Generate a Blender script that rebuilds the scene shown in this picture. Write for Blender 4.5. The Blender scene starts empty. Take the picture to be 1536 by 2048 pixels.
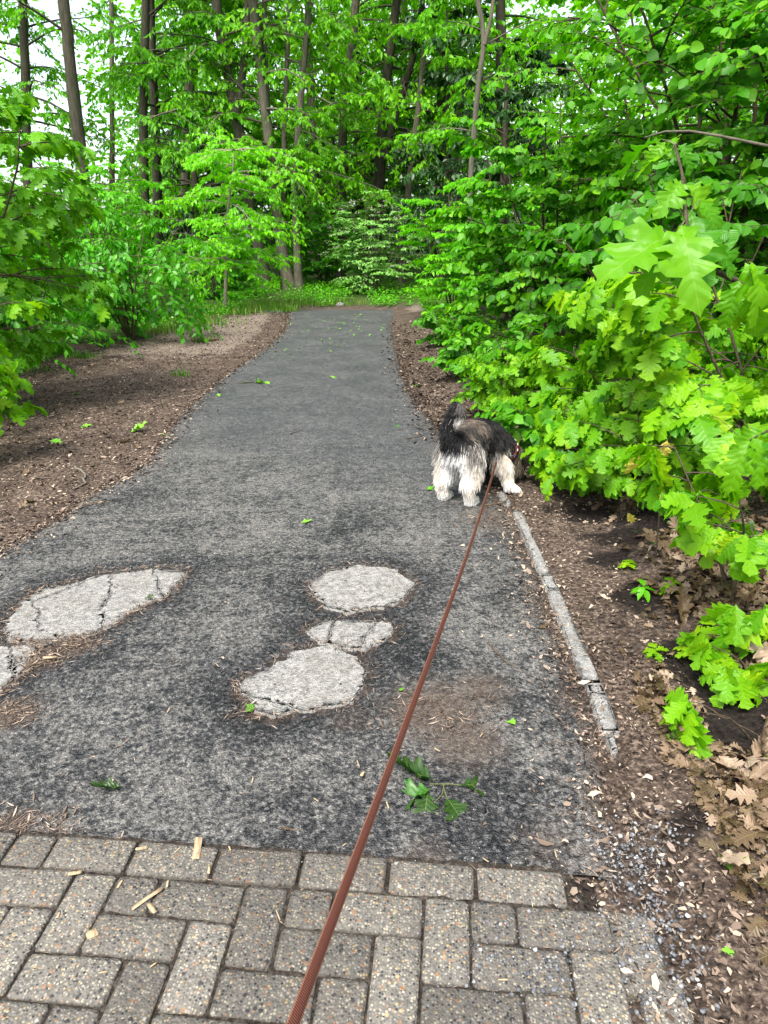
import bpy, math, random
import numpy as np
from mathutils import Vector, Matrix
from mathutils.geometry import delaunay_2d_cdt

scn = bpy.context.scene
col = scn.collection
R = math.radians

# ------------------------------------------------------------------ camera
CAM_H, PITCH, FPX = 1.45, R(20.9), 1450.0          # FPX in pixels of the 1536 x 2048 photograph
cam = bpy.data.cameras.new('camera'); camo = bpy.data.objects.new('camera', cam); col.objects.link(camo)
camo.location = (0, 0, CAM_H); camo.rotation_euler = (R(90) - PITCH, 0, 0)
cam.sensor_fit = 'VERTICAL'; cam.sensor_height = 24.0; cam.lens = 24.0 * FPX / 2048.0
cam.clip_start = 0.05; cam.clip_end = 600
scn.camera = camo
# ------------------------------------------------------------------ sky, sun, exposure
SUN_EL, SUN_AZ = R(58), R(205)                      # overcast: a broad soft sun behind the viewer's left shoulder
w = bpy.data.worlds.new('World'); scn.world = w; w.use_nodes = True
wn = w.node_tree; wn.nodes.clear()
sky = wn.nodes.new('ShaderNodeTexSky'); sky.sky_type = 'NISHITA'; sky.sun_disc = False
sky.sun_elevation = SUN_EL; sky.sun_rotation = SUN_AZ; sky.dust_density = 3.0; sky.air_density = 1.0; sky.ozone_density = 1.0
hs = wn.nodes.new('ShaderNodeHueSaturation'); hs.inputs['Saturation'].default_value = 0.45
bg = wn.nodes.new('ShaderNodeBackground'); bg.inputs['Strength'].default_value = 0.125
wo = wn.nodes.new('ShaderNodeOutputWorld')
wn.links.new(sky.outputs[0], hs.inputs['Color']); wn.links.new(hs.outputs[0], bg.inputs['Color']); wn.links.new(bg.outputs[0], wo.inputs['Surface'])
sl = bpy.data.lights.new('sun', 'SUN'); sl.energy = 2.2; sl.angle = R(18); sl.color = (1.0, 0.95, 0.87)
so = bpy.data.objects.new('sun', sl); col.objects.link(so)
_sd = Vector((math.sin(SUN_AZ) * math.cos(SUN_EL), math.cos(SUN_AZ) * math.cos(SUN_EL), math.sin(SUN_EL)))
so.rotation_euler = _sd.to_track_quat('Z', 'Y').to_euler()
so.location = (0, 0, 30)
vs = scn.view_settings
scn.display_settings.display_device = 'sRGB'
vs.view_transform = 'Standard'; vs.look = 'None'; vs.gamma = 1.0; vs.use_curve_mapping = False
vs.exposure = 1.82
cy = scn.cycles
cy.max_bounces = 6; cy.diffuse_bounces = 3; cy.glossy_bounces = 2; cy.transmission_bounces = 3; cy.transparent_max_bounces = 4
cy.use_denoising = True; cy.caustics_reflective = False; cy.caustics_refractive = False

# ------------------------------------------------------------------ helpers
FW = np.array((0, math.cos(PITCH), -math.sin(PITCH))); UPV = np.array((0, math.sin(PITCH), math.cos(PITCH))); RT = np.array((1.0, 0, 0))
CAMP = np.array((0, 0, CAM_H))
def ray(px, py): return FW * FPX + RT * (px - 768.0) + UPV * (1024.0 - py)
def G(px, py, z=0.0):                                # where the sight line of a photo pixel meets the level z
    d = ray(px, py); t = (z - CAM_H) / d[2]; return CAMP + d * t
def PY(px, py, Y):                                   # ... and where it reaches the distance Y
    d = ray(px, py); return CAMP + d * (Y / d[1])
def proj(P):
    P = np.asarray(P, float) - CAMP
    zc = P @ FW
    return 768 + FPX * (P @ RT) / zc, 1024 - FPX * (P @ UPV) / zc, zc
def sm(a, b, x):
    t = np.clip((x - a) / (b - a), 0, 1); return t * t * (3 - 2 * t)
def nrm(v): return v / (np.linalg.norm(v, axis=-1, keepdims=True) + 1e-9)
# smooth value noise in numpy
_ns = np.random.RandomState(7).rand(256, 256)
def vnoise(x, y):
    xi = np.floor(x).astype(int); yi = np.floor(y).astype(int); fx = x - xi; fy = y - yi
    fx = fx * fx * (3 - 2 * fx); fy = fy * fy * (3 - 2 * fy)
    g = lambda i, j: _ns[i & 255, j & 255]
    return (g(xi, yi) * (1 - fx) + g(xi + 1, yi) * fx) * (1 - fy) + (g(xi, yi + 1) * (1 - fx) + g(xi + 1, yi + 1) * fx) * fy
def fbm(x, y, o=4):
    x = np.asarray(x, float); y = np.asarray(y, float); s = 0; a = .5
    for k in range(o): s = s + a * vnoise(x * 2 ** k + 13.7 * k, y * 2 ** k + 5.1 * k); a *= .5
    return s

def make_mesh(name, V, faces, mat=None, uv=None, attrs=None, smooth=False):
    """faces: list of (n,k) integer arrays (k = 3 or 4)"""
    me = bpy.data.meshes.new(name)
    V = np.asarray(V, np.float32)
    faces = [np.asarray(f, np.int32) for f in faces if len(f)]
    me.vertices.add(len(V)); me.vertices.foreach_set('co', V.ravel())
    nl = sum(f.size for f in faces); npoly = sum(len(f) for f in faces)
    me.loops.add(nl); me.polygons.add(npoly)
    li = np.concatenate([f.ravel() for f in faces]); me.loops.foreach_set('vertex_index', li)
    tot = np.concatenate([np.full(len(f), f.shape[1], np.int32) for f in faces])
    me.polygons.foreach_set('loop_start', np.concatenate(([0], np.cumsum(tot)[:-1])).astype(np.int32))
    if smooth: me.polygons.foreach_set('use_smooth', np.ones(npoly, bool))
    me.update(calc_edges=True)
    if uv is not None:
        ul = me.uv_layers.new(name='UVMap'); ul.data.foreach_set('uv', np.asarray(uv, np.float32)[li].ravel())
    for k, a in (attrs or {}).items():
        a = np.asarray(a, np.float32)
        if a.ndim == 2:
            at = me.attributes.new(k, 'FLOAT_COLOR', 'POINT'); at.data.foreach_set('color', a.ravel())
        else:
            at = me.attributes.new(k, 'FLOAT', 'POINT'); at.data.foreach_set('value', a)
    if mat: me.materials.append(mat)
    return me
def link(name, me, parent=None, loc=None, label=None, cat=None, group=None, kind=None):
    o = bpy.data.objects.new(name, me); col.objects.link(o)
    if parent is not None: o.parent = parent
    if loc is not None: o.location = loc
    tag(o, label, cat, group, kind)
    return o
def tag(o, label=None, cat=None, group=None, kind=None):
    if label: o['label'] = label
    if cat: o['category'] = cat
    if group: o['group'] = group
    if kind: o['kind'] = kind
def thing(name, loc, label, cat, group=None, rz=0.0):
    o = link(name, None, None, loc, label, cat, group); o.rotation_euler = (0, 0, rz); return o

class Tubes:
    def __init__(s): s.V = []; s.F = []; s.n = 0
    def add(s, pts, rad, sides=5, cap=True):
        pts = np.asarray(pts, float); n = len(pts); rad = np.broadcast_to(rad, (n,))
        T = np.gradient(pts, axis=0); T /= np.linalg.norm(T, axis=1)[:, None] + 1e-9
        ref = np.array((0, 0, 1.0)) if abs(T[:, 2]).mean() < .8 else np.array((1.0, 0, 0))
        A = np.cross(T, ref); A /= np.linalg.norm(A, axis=1)[:, None] + 1e-9; B = np.cross(T, A)
        th = np.arange(sides) * 2 * math.pi / sides
        ring = pts[:, None] + rad[:, None, None] * (A[:, None] * np.cos(th)[None, :, None] + B[:, None] * np.sin(th)[None, :, None])
        i = np.arange(n - 1)[:, None] * sides; j = np.arange(sides)[None]; k = (j + 1) % sides
        f = np.stack([i + j, i + k, i + sides + k, i + sides + j], -1).reshape(-1, 4) + s.n
        s.V.append(ring.reshape(-1, 3)); s.F.append(f); s.n += n * sides
        if cap and sides == 4: s.F.append(np.array([[s.n - 4, s.n - 3, s.n - 2, s.n - 1]]))
    def mesh(s, name, mat, smooth=True): return make_mesh(name, np.concatenate(s.V), s.F, mat, smooth=smooth)

def scatter(tmpl, pos, rot, scale, tint=None):
    """copies of one template (V,F,UV) at pos with 3x3 frames (columns = side, along, up)"""
    V, F, U = tmpl; N = len(pos); M = len(V)
    P = np.einsum('nij,mj->nmi', rot, V) * np.asarray(scale)[:, None, None] + np.asarray(pos)[:, None]
    Fo = (F[None] + (np.arange(N) * M)[:, None, None]).reshape(-1, F.shape[1])
    uv = np.tile(U, (N, 1)); t = np.repeat(tint if tint is not None else np.full(N, .5), M)
    return P.reshape(-1, 3), Fo, uv, t
def merge(parts):
    V = []; F = []; U = []; T = []; n = 0
    for v, f, u, t in parts:
        V.append(v); F.append(f + n); U.append(u); T.append(t); n += len(v)
    return np.concatenate(V), F, np.concatenate(U), np.concatenate(T)
def frames(d, n):
    d = d / (np.linalg.norm(d, axis=1)[:, None] + 1e-9)
    x = np.cross(d, n); x /= np.linalg.norm(x, axis=1)[:, None] + 1e-9
    z = np.cross(x, d)
    return np.stack([x, d, z], -1)

# ------------------------------------------------------------------ node helper
class NT:
    def __init__(s, name):
        s.m = bpy.data.materials.new(name); s.m.use_nodes = True; s.t = s.m.node_tree; s.t.nodes.clear()
        s.out = s.t.nodes.new('ShaderNodeOutputMaterial')
    def n(s, typ, props=None, **ins):
        nd = s.t.nodes.new('ShaderNode' + typ)
        for k, v in (props or {}).items(): setattr(nd, k, v)
        for k, v in ins.items():
            key = int(k[1:]) if k[0] == 'i' and k[1:].isdigit() else k.replace('_', ' ')
            s.set(nd.inputs[key], v)
        return nd
    def set(s, sock, v):
        if isinstance(v, bpy.types.NodeSocket): s.t.links.new(v, sock)
        elif isinstance(v, bpy.types.Node): s.t.links.new(v.outputs[0], sock)
        else:
            if hasattr(sock.default_value, '__len__') and len(sock.default_value) == 4 and len(v) == 3: v = (*v, 1)
            sock.default_value = v
    def math(s, op, a, b=0.0, c=None, clamp=False):
        nd = s.n('Math', {'operation': op, 'use_clamp': clamp}, i0=a, i1=b)
        if c is not None: s.set(nd.inputs[2], c)
        return nd.outputs[0]
    def ramp(s, f, stops, interp='LINEAR'):
        nd = s.n('ValToRGB', i0=f); cr = nd.color_ramp; cr.interpolation = interp
        while len(cr.elements) < len(stops): cr.elements.new(.5)
        for e, (p, c) in zip(cr.elements, stops):
            e.position = p; e.color = (*c, 1) if hasattr(c, '__len__') else (c, c, c, 1)
        return nd.outputs[0]
    def mix(s, f, a, b, blend='MIX'):
        nd = s.n('Mix', {'data_type': 'RGBA', 'blend_type': blend})
        s.set(nd.inputs[0], f); s.set(nd.inputs[6], a); s.set(nd.inputs[7], b); return nd.outputs[2]
    def noise(s, vec, scale, detail=4, rough=.55, dist=0.0):
        nd = s.n('TexNoise', i0=vec, Scale=scale, Detail=detail, Roughness=rough, Distortion=dist); return nd.outputs[0]
    def vor(s, vec, scale, feature='F1', rnd=1.0):
        return s.n('TexVoronoi', {'feature': feature}, i0=vec, Scale=scale, Randomness=rnd)
    def attr(s, name, o='Fac'): return s.n('Attribute', {'attribute_name': name}).outputs[o]
    def obj(s): return s.n('TexCoord').outputs['Object']
    def bump(s, h, strength, dist): return s.n('Bump', Strength=strength, Distance=dist, Height=h).outputs[0]
    def bsdf(s, color, rough=.7, spec=.3, normal=None):
        b = s.n('BsdfPrincipled', Base_Color=color, Roughness=rough)
        b.inputs['Specular IOR Level'].default_value = spec
        if normal is not None: s.set(b.inputs['Normal'], normal)
        s.t.links.new(b.outputs[0], s.out.inputs[0]); return s.m

def leaf_material(name, stops, transl=.38, gloss=.06, veins=False, spots=0.0, tcol=(1.12, 1.25, .35), k=.5):
    s = NT(name)
    oi = s.n('ObjectInfo').outputs['Random']
    f = s.math('ADD', s.attr('tint'), s.math('MULTIPLY', s.math('SUBTRACT', oi, .5), k), clamp=True)
    stops = [(p, (q[0] * .88, q[1] * 1.2, q[2] * .6) if q[1] > q[0] * 1.25 else q) for p, q in stops]      # fresh spring green
    c = s.ramp(f, stops)
    nrm = None
    if veins:
        uv = s.n('UVMap').outputs[0]; xyz = s.n('SeparateXYZ', i0=uv)
        u = s.math('ABSOLUTE', s.math('SUBTRACT', xyz.outputs[0], .5)); v = xyz.outputs[1]
        mid = s.math('LESS_THAN', u, .008)
        pp = s.math('PINGPONG', s.math('SUBTRACT', v, s.math('MULTIPLY', u, .75)), .062)
        side = s.math('LESS_THAN', pp, .0032)
        vm = s.math('MAXIMUM', mid, s.math('MULTIPLY', side, .75))
        nz = s.noise(s.n('Vector_' if 0 else 'Mapping', i0=uv, Scale=(5, 5, 5)).outputs[0], 1.0, 4)
        c = s.mix(s.math('MULTIPLY', s.math('SUBTRACT', nz, .3, clamp=True), .40), c, s.mix(.4, c, (.26, .34, .02)))
        if spots:
            sp = s.math('GREATER_THAN', s.noise(s.obj(), 90.0, 3), .66)
            c = s.mix(s.math('MULTIPLY', sp, spots), c, (.20, .14, .04))
        c = s.mix(s.math('MULTIPLY', vm, .42), c, s.mix(.45, c, (.34, .46, .10)))
        hgt = s.math('ADD', s.math('MULTIPLY', vm, -.6), s.math('MULTIPLY', pp, 12.0))
        nrm = s.bump(hgt, .35, .004)
    d = s.n('BsdfDiffuse', Color=c); t = s.n('BsdfTranslucent', Color=s.mix(1.0, c, tcol, 'MULTIPLY'))
    if nrm is not None: s.set(d.inputs['Normal'], nrm)
    m = s.n('MixShader', i0=transl, i1=d.outputs[0], i2=t.outputs[0])
    if gloss:
        g = s.n('BsdfGlossy', Color=(1, 1, 1), Roughness=.42)
        if nrm is not None: s.set(g.inputs['Normal'], nrm)
        m = s.n('MixShader', i0=gloss * .55, i1=m.outputs[0], i2=g.outputs[0])
    s.t.links.new(m.outputs[0], s.out.inputs[0]); return s.m

# ------------------------------------------------------------------ materials
def mat_bark(name, a, b, scale=9.0):
    s = NT(name); o = s.obj()
    mp = s.n('Mapping', i0=o, Scale=(1, 1, .22)).outputs[0]
    n1 = s.noise(mp, scale * 2.2, 6, .65, .4); n2 = s.noise(o, 2.2, 3)
    c = s.ramp(n1, [(.33, a), (.66, b)])
    c = s.mix(s.math('MULTIPLY', n2, .55), c, s.mix(.5, a, (.10, .13, .07)))
    return s.bsdf(c, .9, .15, s.bump(n1, .8, .03))
M_BARK_DARK = mat_bark('bark_dark', (.018, .014, .011), (.075, .058, .045))
M_BARK_MID = mat_bark('bark_mid', (.05, .042, .032), (.16, .13, .10))
M_BARK_PALE = mat_bark('bark_pale', (.16, .13, .10), (.36, .30, .235), 5)
M_BARK_GREY = mat_bark('bark_grey', (.055, .048, .038), (.155, .13, .10), 6)
M_TWIG = mat_bark('twig_bark', (.035, .022, .016), (.11, .075, .05), 20)
M_TWIG_GREEN = mat_bark('twig_green', (.09, .11, .04), (.20, .21, .09), 20)

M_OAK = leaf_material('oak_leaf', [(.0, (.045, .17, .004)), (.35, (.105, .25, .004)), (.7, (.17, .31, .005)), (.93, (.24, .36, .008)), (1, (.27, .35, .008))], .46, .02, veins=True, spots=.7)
M_OAK_MID = leaf_material('oak_leaf_mid_green', [(.0, (.045, .15, .005)), (.5, (.10, .25, .006)), (1, (.19, .35, .010))], .44, .03, veins=True)  # mid green leaf colour of the tall oak bushes on the left
M_HAZEL = leaf_material('hazel_leaf', [(.0, (.030, .135, .007)), (.5, (.062, .215, .006)), (.9, (.12, .30, .007)), (1, (.19, .36, .010))], .48, .03, veins=True)
M_BEECH = leaf_material('beech_leaf', [(.0, (.07, .24, .006)), (.5, (.125, .35, .007)), (1, (.22, .45, .010))], .5, .02)
M_CHERRY = leaf_material('cherry_leaf', [(.0, (.04, .17, .007)), (.5, (.075, .26, .008)), (1, (.13, .35, .010))], .46, .03)
M_WOOD = leaf_material('forest_leaf', [(.0, (.055, .18, .006)), (.5, (.112, .28, .006)), (1, (.20, .37, .009))], .52, .02)
M_WOODY = leaf_material('forest_leaf_pale', [(.0, (.075, .22, .006)), (.5, (.13, .32, .008)), (1, (.23, .43, .012))], .54, .015)
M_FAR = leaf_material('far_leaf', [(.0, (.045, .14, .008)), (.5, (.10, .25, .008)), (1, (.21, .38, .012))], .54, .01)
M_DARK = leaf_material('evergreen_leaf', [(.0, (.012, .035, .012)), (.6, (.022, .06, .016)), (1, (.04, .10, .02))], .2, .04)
M_ELDER = leaf_material('elder_leaf', [(.0, (.06, .15, .04)), (.5, (.11, .24, .065)), (1, (.2, .35, .10))], .36, .05)
M_COVER = leaf_material('ground_cover_leaf', [(.0, (.045, .17, .008)), (.5, (.10, .30, .010)), (1, (.2, .42, .016))], .38, .05)
M_GRASS = leaf_material('grass_blade', [(.0, (.05, .13, .012)), (.6, (.11, .23, .02)), (1, (.25, .27, .07))], .3, .03)
M_FLOWER = NT('elder_flower').bsdf((.50, .50, .38), .8, .1)
M_YELLOW = leaf_material('yellow_leaf', [(.0, (.5, .42, .05)), (1, (.62, .5, .12))], .4, .04, veins=True, spots=.8)
M_FALLEN = leaf_material('fallen_green_leaf', [(.0, (.005, .018, .005)), (.3, (.008, .030, .007)), (.5, (.020, .075, .012)), (.75, (.10, .25, .025)), (1, (.2, .38, .06))], .12, .05, veins=True, k=0)
M_DEAD = leaf_material('dead_leaf', [(.0, (.025, .014, .010)), (.35, (.085, .05, .033)), (.7, (.235, .16, .115)), (1, (.38, .30, .24))], .12, .03, veins=True, tcol=(1, .8, .6), k=.35)
M_BITS = leaf_material('litter_bit', [(.0, (.010, .007, .006)), (.4, (.055, .039, .030)), (.75, (.21, .158, .12)), (1, (.42, .34, .26))], .05, .02, tcol=(1, .8, .6))
def mat_chip():
    s = NT('split_wood'); o = s.n('Mapping', i0=s.obj(), Scale=(1, .06, 1)).outputs[0]
    n = s.noise(o, 420, 4); c = s.ramp(n, [(.3, (.17, .11, .06)), (.55, (.36, .28, .175)), (.75, (.48, .41, .30))])
    return s.bsdf(c, .8, .2, s.bump(n, .5, .002))
M_CHIP = mat_chip()
M_STICK = mat_bark('dry_stick', (.05, .03, .022), (.20, .13, .09), 40)
M_STICKG = mat_bark('grey_stick', (.10, .085, .07), (.30, .26, .22), 40)

def mat_ground():
    s = NT('forest_ground'); o = s.obj()
    n1 = s.noise(o, 5.0, 8, .65); n2 = s.noise(o, 55.0, 5, .6); n3 = s.noise(o, 1.3, 4); vv = s.vor(o, 70.0)
    lit = s.ramp(s.math('ADD', s.math('MULTIPLY', n2, .7), s.math('MULTIPLY', n1, .3)), [(.34, (.012, .0095, .008)), (.5, (.062, .046, .036)), (.68, (.21, .162, .126))])
    sand = s.ramp(n2, [(.3, (.085, .066, .053)), (.7, (.21, .172, .14))])
    soil = s.ramp(n2, [(.35, (.006, .005, .0045)), (.7, (.026, .020, .017))])
    green = s.ramp(n2, [(.3, (.02, .035, .008)), (.7, (.05, .09, .018))])
    nz = s.math('SUBTRACT', n1, .5)
    msk = lambda a, k=1.3: s.math('ADD', s.attr(a), s.math('MULTIPLY', nz, k), clamp=True)
    th = lambda a: s.ramp(msk(a), [(.35, 0.0), (.62, 1.0)])
    c = s.mix(th('sand'), lit, sand); c = s.mix(th('soil'), c, soil); c = s.mix(th('green'), c, green)
    h = s.math('ADD', n2, s.math('MULTIPLY', vv.outputs[0], .5))
    return s.bsdf(c, .95, .1, s.bump(h, .9, .012))
M_GROUND = mat_ground()

def mat_asphalt():
    s = NT('worn_asphalt'); o = s.obj()
    fine = s.vor(o, 210.0); fr = s.n('SeparateColor', i0=fine.outputs[1]).outputs[0]
    mid = s.vor(o, 105.0); mr = s.n('SeparateColor', i0=mid.outputs[1]).outputs[1]
    b1 = s.noise(o, 62.0, 5, .66, .5); b2 = s.noise(o, 15.0, 4, .6); b3 = s.noise(o, 2.3, 4, .55); b4 = s.noise(o, .6, 3)
    tar = s.attr('tar'); dirt = s.attr('dirt'); smooth_ = s.attr('newer')
    # worn binder: grey-brown fines between dark bitumen islands
    t = s.math('ADD', s.math('MULTIPLY', b1, .75), s.math('MULTIPLY', b2, .35))
    t = s.math('ADD', t, s.math('MULTIPLY', s.math('SUBTRACT', b3, .5), .26))
    t = s.math('SUBTRACT', t, s.math('MULTIPLY', tar, s.math('MULTIPLY', b2, .22)))
    worn = s.ramp(t, [(.39, (.0040, .0045, .0058)), (.50, (.033, .033, .0345)), (.62, (.118, .114, .105))])
    newer = s.ramp(t, [(.36, (.023, .0245, .0275)), (.55, (.047, .0485, .051)), (.68, (.094, .0935, .091))])
    c = s.mix(smooth_, worn, newer)
    spk = s.ramp(fr, [(.0, .6), (.55, .95), (.8, 1.25), (1, 1.9)])
    c = s.mix(1.0, c, spk, 'MULTIPLY')
    pale = s.math('MULTIPLY', s.math('GREATER_THAN', mr, .95), .35)
    c = s.mix(pale, c, (.17, .17, .172))
    dn = s.math('MULTIPLY', dirt, s.math('ADD', .35, s.math('MULTIPLY', s.noise(o, 30.0, 5), 1.2)), clamp=True)
    c = s.mix(s.ramp(dn, [(.2, 0.0), (.8, .62)]), c, s.ramp(s.noise(o, 120.0, 3), [(.3, (.028, .019, .014)), (.7, (.11, .078, .056))]))
    ro = s.ramp(t, [(.45, .46), (.65, .82)])
    h = s.math('ADD', s.math('MULTIPLY', fine.outputs[0], -.7), s.math('MULTIPLY', b1, .9))
    return s.bsdf(c, ro, .25, s.bump(h, .85, .006))
M_ASPHALT = mat_asphalt()

def mat_concrete(name, base, dark, scale=1.0):
    s = NT(name); o = s.obj()
    v = s.vor(o, 150.0 * scale); r = s.n('SeparateColor', i0=v.outputs[1]).outputs[0]
    n = s.noise(o, 28.0, 6, .65); n2 = s.noise(o, 6.0, 4)
    c = s.ramp(n, [(.3, dark), (.55, base), (.8, tuple(min(.8, x * 1.25) for x in base))])
    c = s.mix(1.0, c, s.ramp(r, [(0, .55), (.4, .95), (1, 1.25)]), 'MULTIPLY')
    c = s.mix(s.ramp(n2, [(.5, 0.0), (.8, .4)]), c, (.13, .11, .085))
    pit = s.math('GREATER_THAN', s.noise(o, 85.0, 3), .64)
    c = s.mix(s.math('MULTIPLY', pit, .6), c, (.05, .05, .048))
    return s.bsdf(c, .9, .2, s.bump(s.math('ADD', v.outputs[0], s.math('MULTIPLY', n, 1.3)), .7, .006))
M_CONC = mat_concrete('patch_concrete', (.215, .21, .197), (.11, .108, .102))
M_KERB = mat_concrete('kerb_concrete', (.23, .226, .216), (.14, .138, .132), 1.4)

def mat_brick():
    s = NT('exposed_aggregate'); o = s.n('VectorMath', {'operation': 'ADD'}, i0=s.obj(), i1=s.n('VectorMath', {'operation': 'SCALE'}, i0=s.n('ObjectInfo').outputs['Location'], Scale=1.0).outputs[0]).outputs[0]
    v = s.vor(o, 165.0); sp = s.n('SeparateColor', i0=v.outputs[1]); r1 = sp.outputs[0]; r2 = sp.outputs[1]
    stone = s.ramp(r1, [(0, (.04, .042, .05)), (.12, (.12, .12, .12)), (.40, (.22, .21, .195)), (.62, (.33, .317, .295)), (.80, (.45, .42, .34)), (.92, (.38, .22, .13)), (.96, (.48, .37, .20)), (1, (.80, .79, .76))], 'CONSTANT')
    big = s.vor(o, 75.0); bs = s.n('SeparateColor', i0=big.outputs[1]); 
    stone2 = s.ramp(bs.outputs[2], [(0, (.05, .05, .055)), (.25, (.30, .18, .11)), (.5, (.38, .31, .19)), (.75, (.52, .51, .48))], 'CONSTANT')
    paste = s.ramp(s.noise(o, 60.0, 4), [(.3, (.125, .12, .11)), (.7, (.22, .212, .195))])
    c = s.mix(s.ramp(v.outputs[0], [(.38, 1.0), (.55, 0.0)]), paste, stone)
    isb = s.math('MULTIPLY', s.math('GREATER_THAN', bs.outputs[0], .86), s.ramp(big.outputs[0], [(.3, 1.0), (.4, 0.0)]))
    c = s.mix(isb, c, stone2)
    ox = s.n('ObjectInfo').outputs['Random']
    c = s.mix(1.0, c, s.ramp(ox, [(0, (.385, .37, .345)), (1, (.69, .665, .62))]), 'MULTIPLY')
    dr = s.attr('edge'); c = s.mix(s.math('MULTIPLY', dr, .7), c, (.04, .034, .027))
    gr = s.ramp(s.noise(o, 7.0, 5), [(.5, 0.0), (.75, .5)]); c = s.mix(gr, c, (.075, .068, .058))
    return s.bsdf(c, .8, .3, s.bump(s.math('ADD', s.math('MULTIPLY', v.outputs[0], -1.0), s.math('MULTIPLY', big.outputs[0], -.5)), .6, .004))
M_BRICK = mat_brick()
def mat_bed():
    s = NT('joint_bed'); o = s.obj(); n = s.noise(o, 70.0, 6, .7)
    return s.bsdf(s.ramp(n, [(.33, (.008, .0065, .0055)), (.52, (.034, .028, .023)), (.72, (.10, .086, .07))]), .95, .1, s.bump(n, 1.0, .008))
M_BED = mat_bed()
def mat_gravel():
    s = NT('grey_gravel'); o = s.obj(); r = s.attr('tint')
    return s.bsdf(s.mix(1.0, s.ramp(r, [(0, (.03, .032, .037)), (.5, (.12, .125, .135)), (.85, (.25, .255, .26)), (1, (.45, .44, .42))]), s.ramp(s.noise(o, 130.0, 3), [(.3, .7), (.7, 1.2)]), 'MULTIPLY'), .75, .3)
M_GRAVEL = mat_gravel()
# ------------------------------------------------------------------ leaf templates (V, F, UV): base at origin, length 1 along +Y, face up +Z
def cdt_leaf(outline_right, grid=0, bend=.25, fold=.25, ripple=0.0, seed=0, asym=0.0, twist=0.0):
    rs = np.random.RandomState(seed)
    right = [(x * (1 + asym), y) for x, y in outline_right]; left = [(-x * (1 - asym), y) for x, y in outline_right]
    loop = right + left[-2:0:-1] if right[0][0] == 0 else right + left[::-1]
    n = len(loop); pts = list(loop); edges = [(i, (i + 1) % n) for i in range(n)]
    ys = np.linspace(.0, 1, 3 + grid * 2)[1:-1] if grid else [.35, .7]
    for y in ys: pts.append((0.0, float(y)))
    if grid:
        for yy in np.linspace(.12, .9, 3 + grid * 2):
            for xx in (.07, .15, .24)[:grid + 1]:
                for sg in (-1, 1): pts.append((sg * xx * (1 + .1 * rs.rand()), float(yy + rs.uniform(-.02, .02))))
    v, e, f, *_ = delaunay_2d_cdt([Vector(p) for p in pts], edges, [list(range(n))], 1, 1e-5)
    F = []
    for t in f:
        if len(t) == 3: F.append(list(t))
        else:
            for k in range(1, len(t) - 1): F.append([t[0], t[k], t[k + 1]])
    P = np.array([(p.x, p.y) for p in v])
    used = np.unique(np.array(F).ravel()); mp = -np.ones(len(P), int); mp[used] = np.arange(len(used))
    F = mp[np.array(F)]; P = P[used]
    x, y = P[:, 0], P[:, 1]
    z = -bend * y ** 2 + fold * np.abs(x) * (1 - .5 * y) + twist * x * y
    if ripple: z = z + ripple * np.sin(11 * y + 3 * seed + 4 * np.sign(x)) * np.abs(x) * 2.2 + ripple * .35 * np.sin(23 * y + 17 * x + seed)
    V = np.column_stack([x, y * (1 - .18 * bend * y), z])
    return V, F, np.column_stack([x + .5, y])
def oak_outline(rs, deep=1.0, teeth=True):
    p = [(0, 0), (.012, .02), (.06, .10), (.15, .17), (.20, .225)]
    def lobe(y0, y1, wt, sinus):
        j = lambda a: a * rs.uniform(.88, 1.12)
        r = [(sinus / deep if 0 else sinus, y0)]
        if teeth: r += [(j(wt * .78), y0 + .075), (j(wt * .9), y0 + .125), (j(wt * .80), y0 + .135), (j(wt), y0 + .20), (j(wt * .80), y0 + .19), (j(wt * .72), y0 + .225)]
        else: r += [(j(wt * .8), y0 + .09), (j(wt), y0 + .19), (j(wt * .68), y0 + .2)]
        return r
    p += [(.14, .245)] + lobe(.285, .45, .34, .125 * deep) + lobe(.50, .7, .36, .12 * deep) + lobe(.715, .9, .20, .105 * deep)
    p = [q for q in p if q[1] < .945] + [(.06, .955), (0, 1.0)]
    return p
OAKS = []; OAKS_LO = []
for i in range(7):
    rs = np.random.RandomState(40 + i)
    OAKS.append(cdt_leaf(oak_outline(rs, rs.uniform(.8, 1.25)), 2, rs.uniform(.1, .6), rs.uniform(-.15, .4), rs.uniform(.03, .09), i, rs.uniform(-.12, .12), rs.uniform(-.3, .3)))
    OAKS_LO.append(cdt_leaf(oak_outline(rs, rs.uniform(.8, 1.25), False), 0, rs.uniform(.1, .5), rs.uniform(-.1, .4), .03, i, rs.uniform(-.12, .12)))
CURLED = []
for i in range(6):
    rs = np.random.RandomState(140 + i)
    CURLED.append(cdt_leaf(oak_outline(rs, 1.1), 2, rs.uniform(-.5, .5), rs.choice([-1, 1]) * rs.uniform(.3, 1.1), rs.uniform(.08, .16), i, rs.uniform(-.2, .2), rs.uniform(-.8, .8)))
_oval = [(0, 0), (.14, .06), (.29, .22), (.35, .42), (.33, .60), (.24, .78), (.10, .91), (0, 1.0)]
_lance = [(0, 0), (.09, .10), (.19, .30), (.215, .48), (.17, .68), (.08, .86), (0, 1.0)]
OVALS = [cdt_leaf([(x * r, y) for x, y in _oval], 0, b, f, .02, i, 0, t) for i, (r, b, f, t) in enumerate([(1, .2, .2, .1), (1.1, .35, .3, -.2), (.9, .1, .35, .2), (1.05, .5, .1, 0)])]
LANCES = [cdt_leaf(_lance, 0, b, f, .0, i) for i, (b, f) in enumerate([(.25, .3), (.5, .4), (.1, .2)])]
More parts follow.
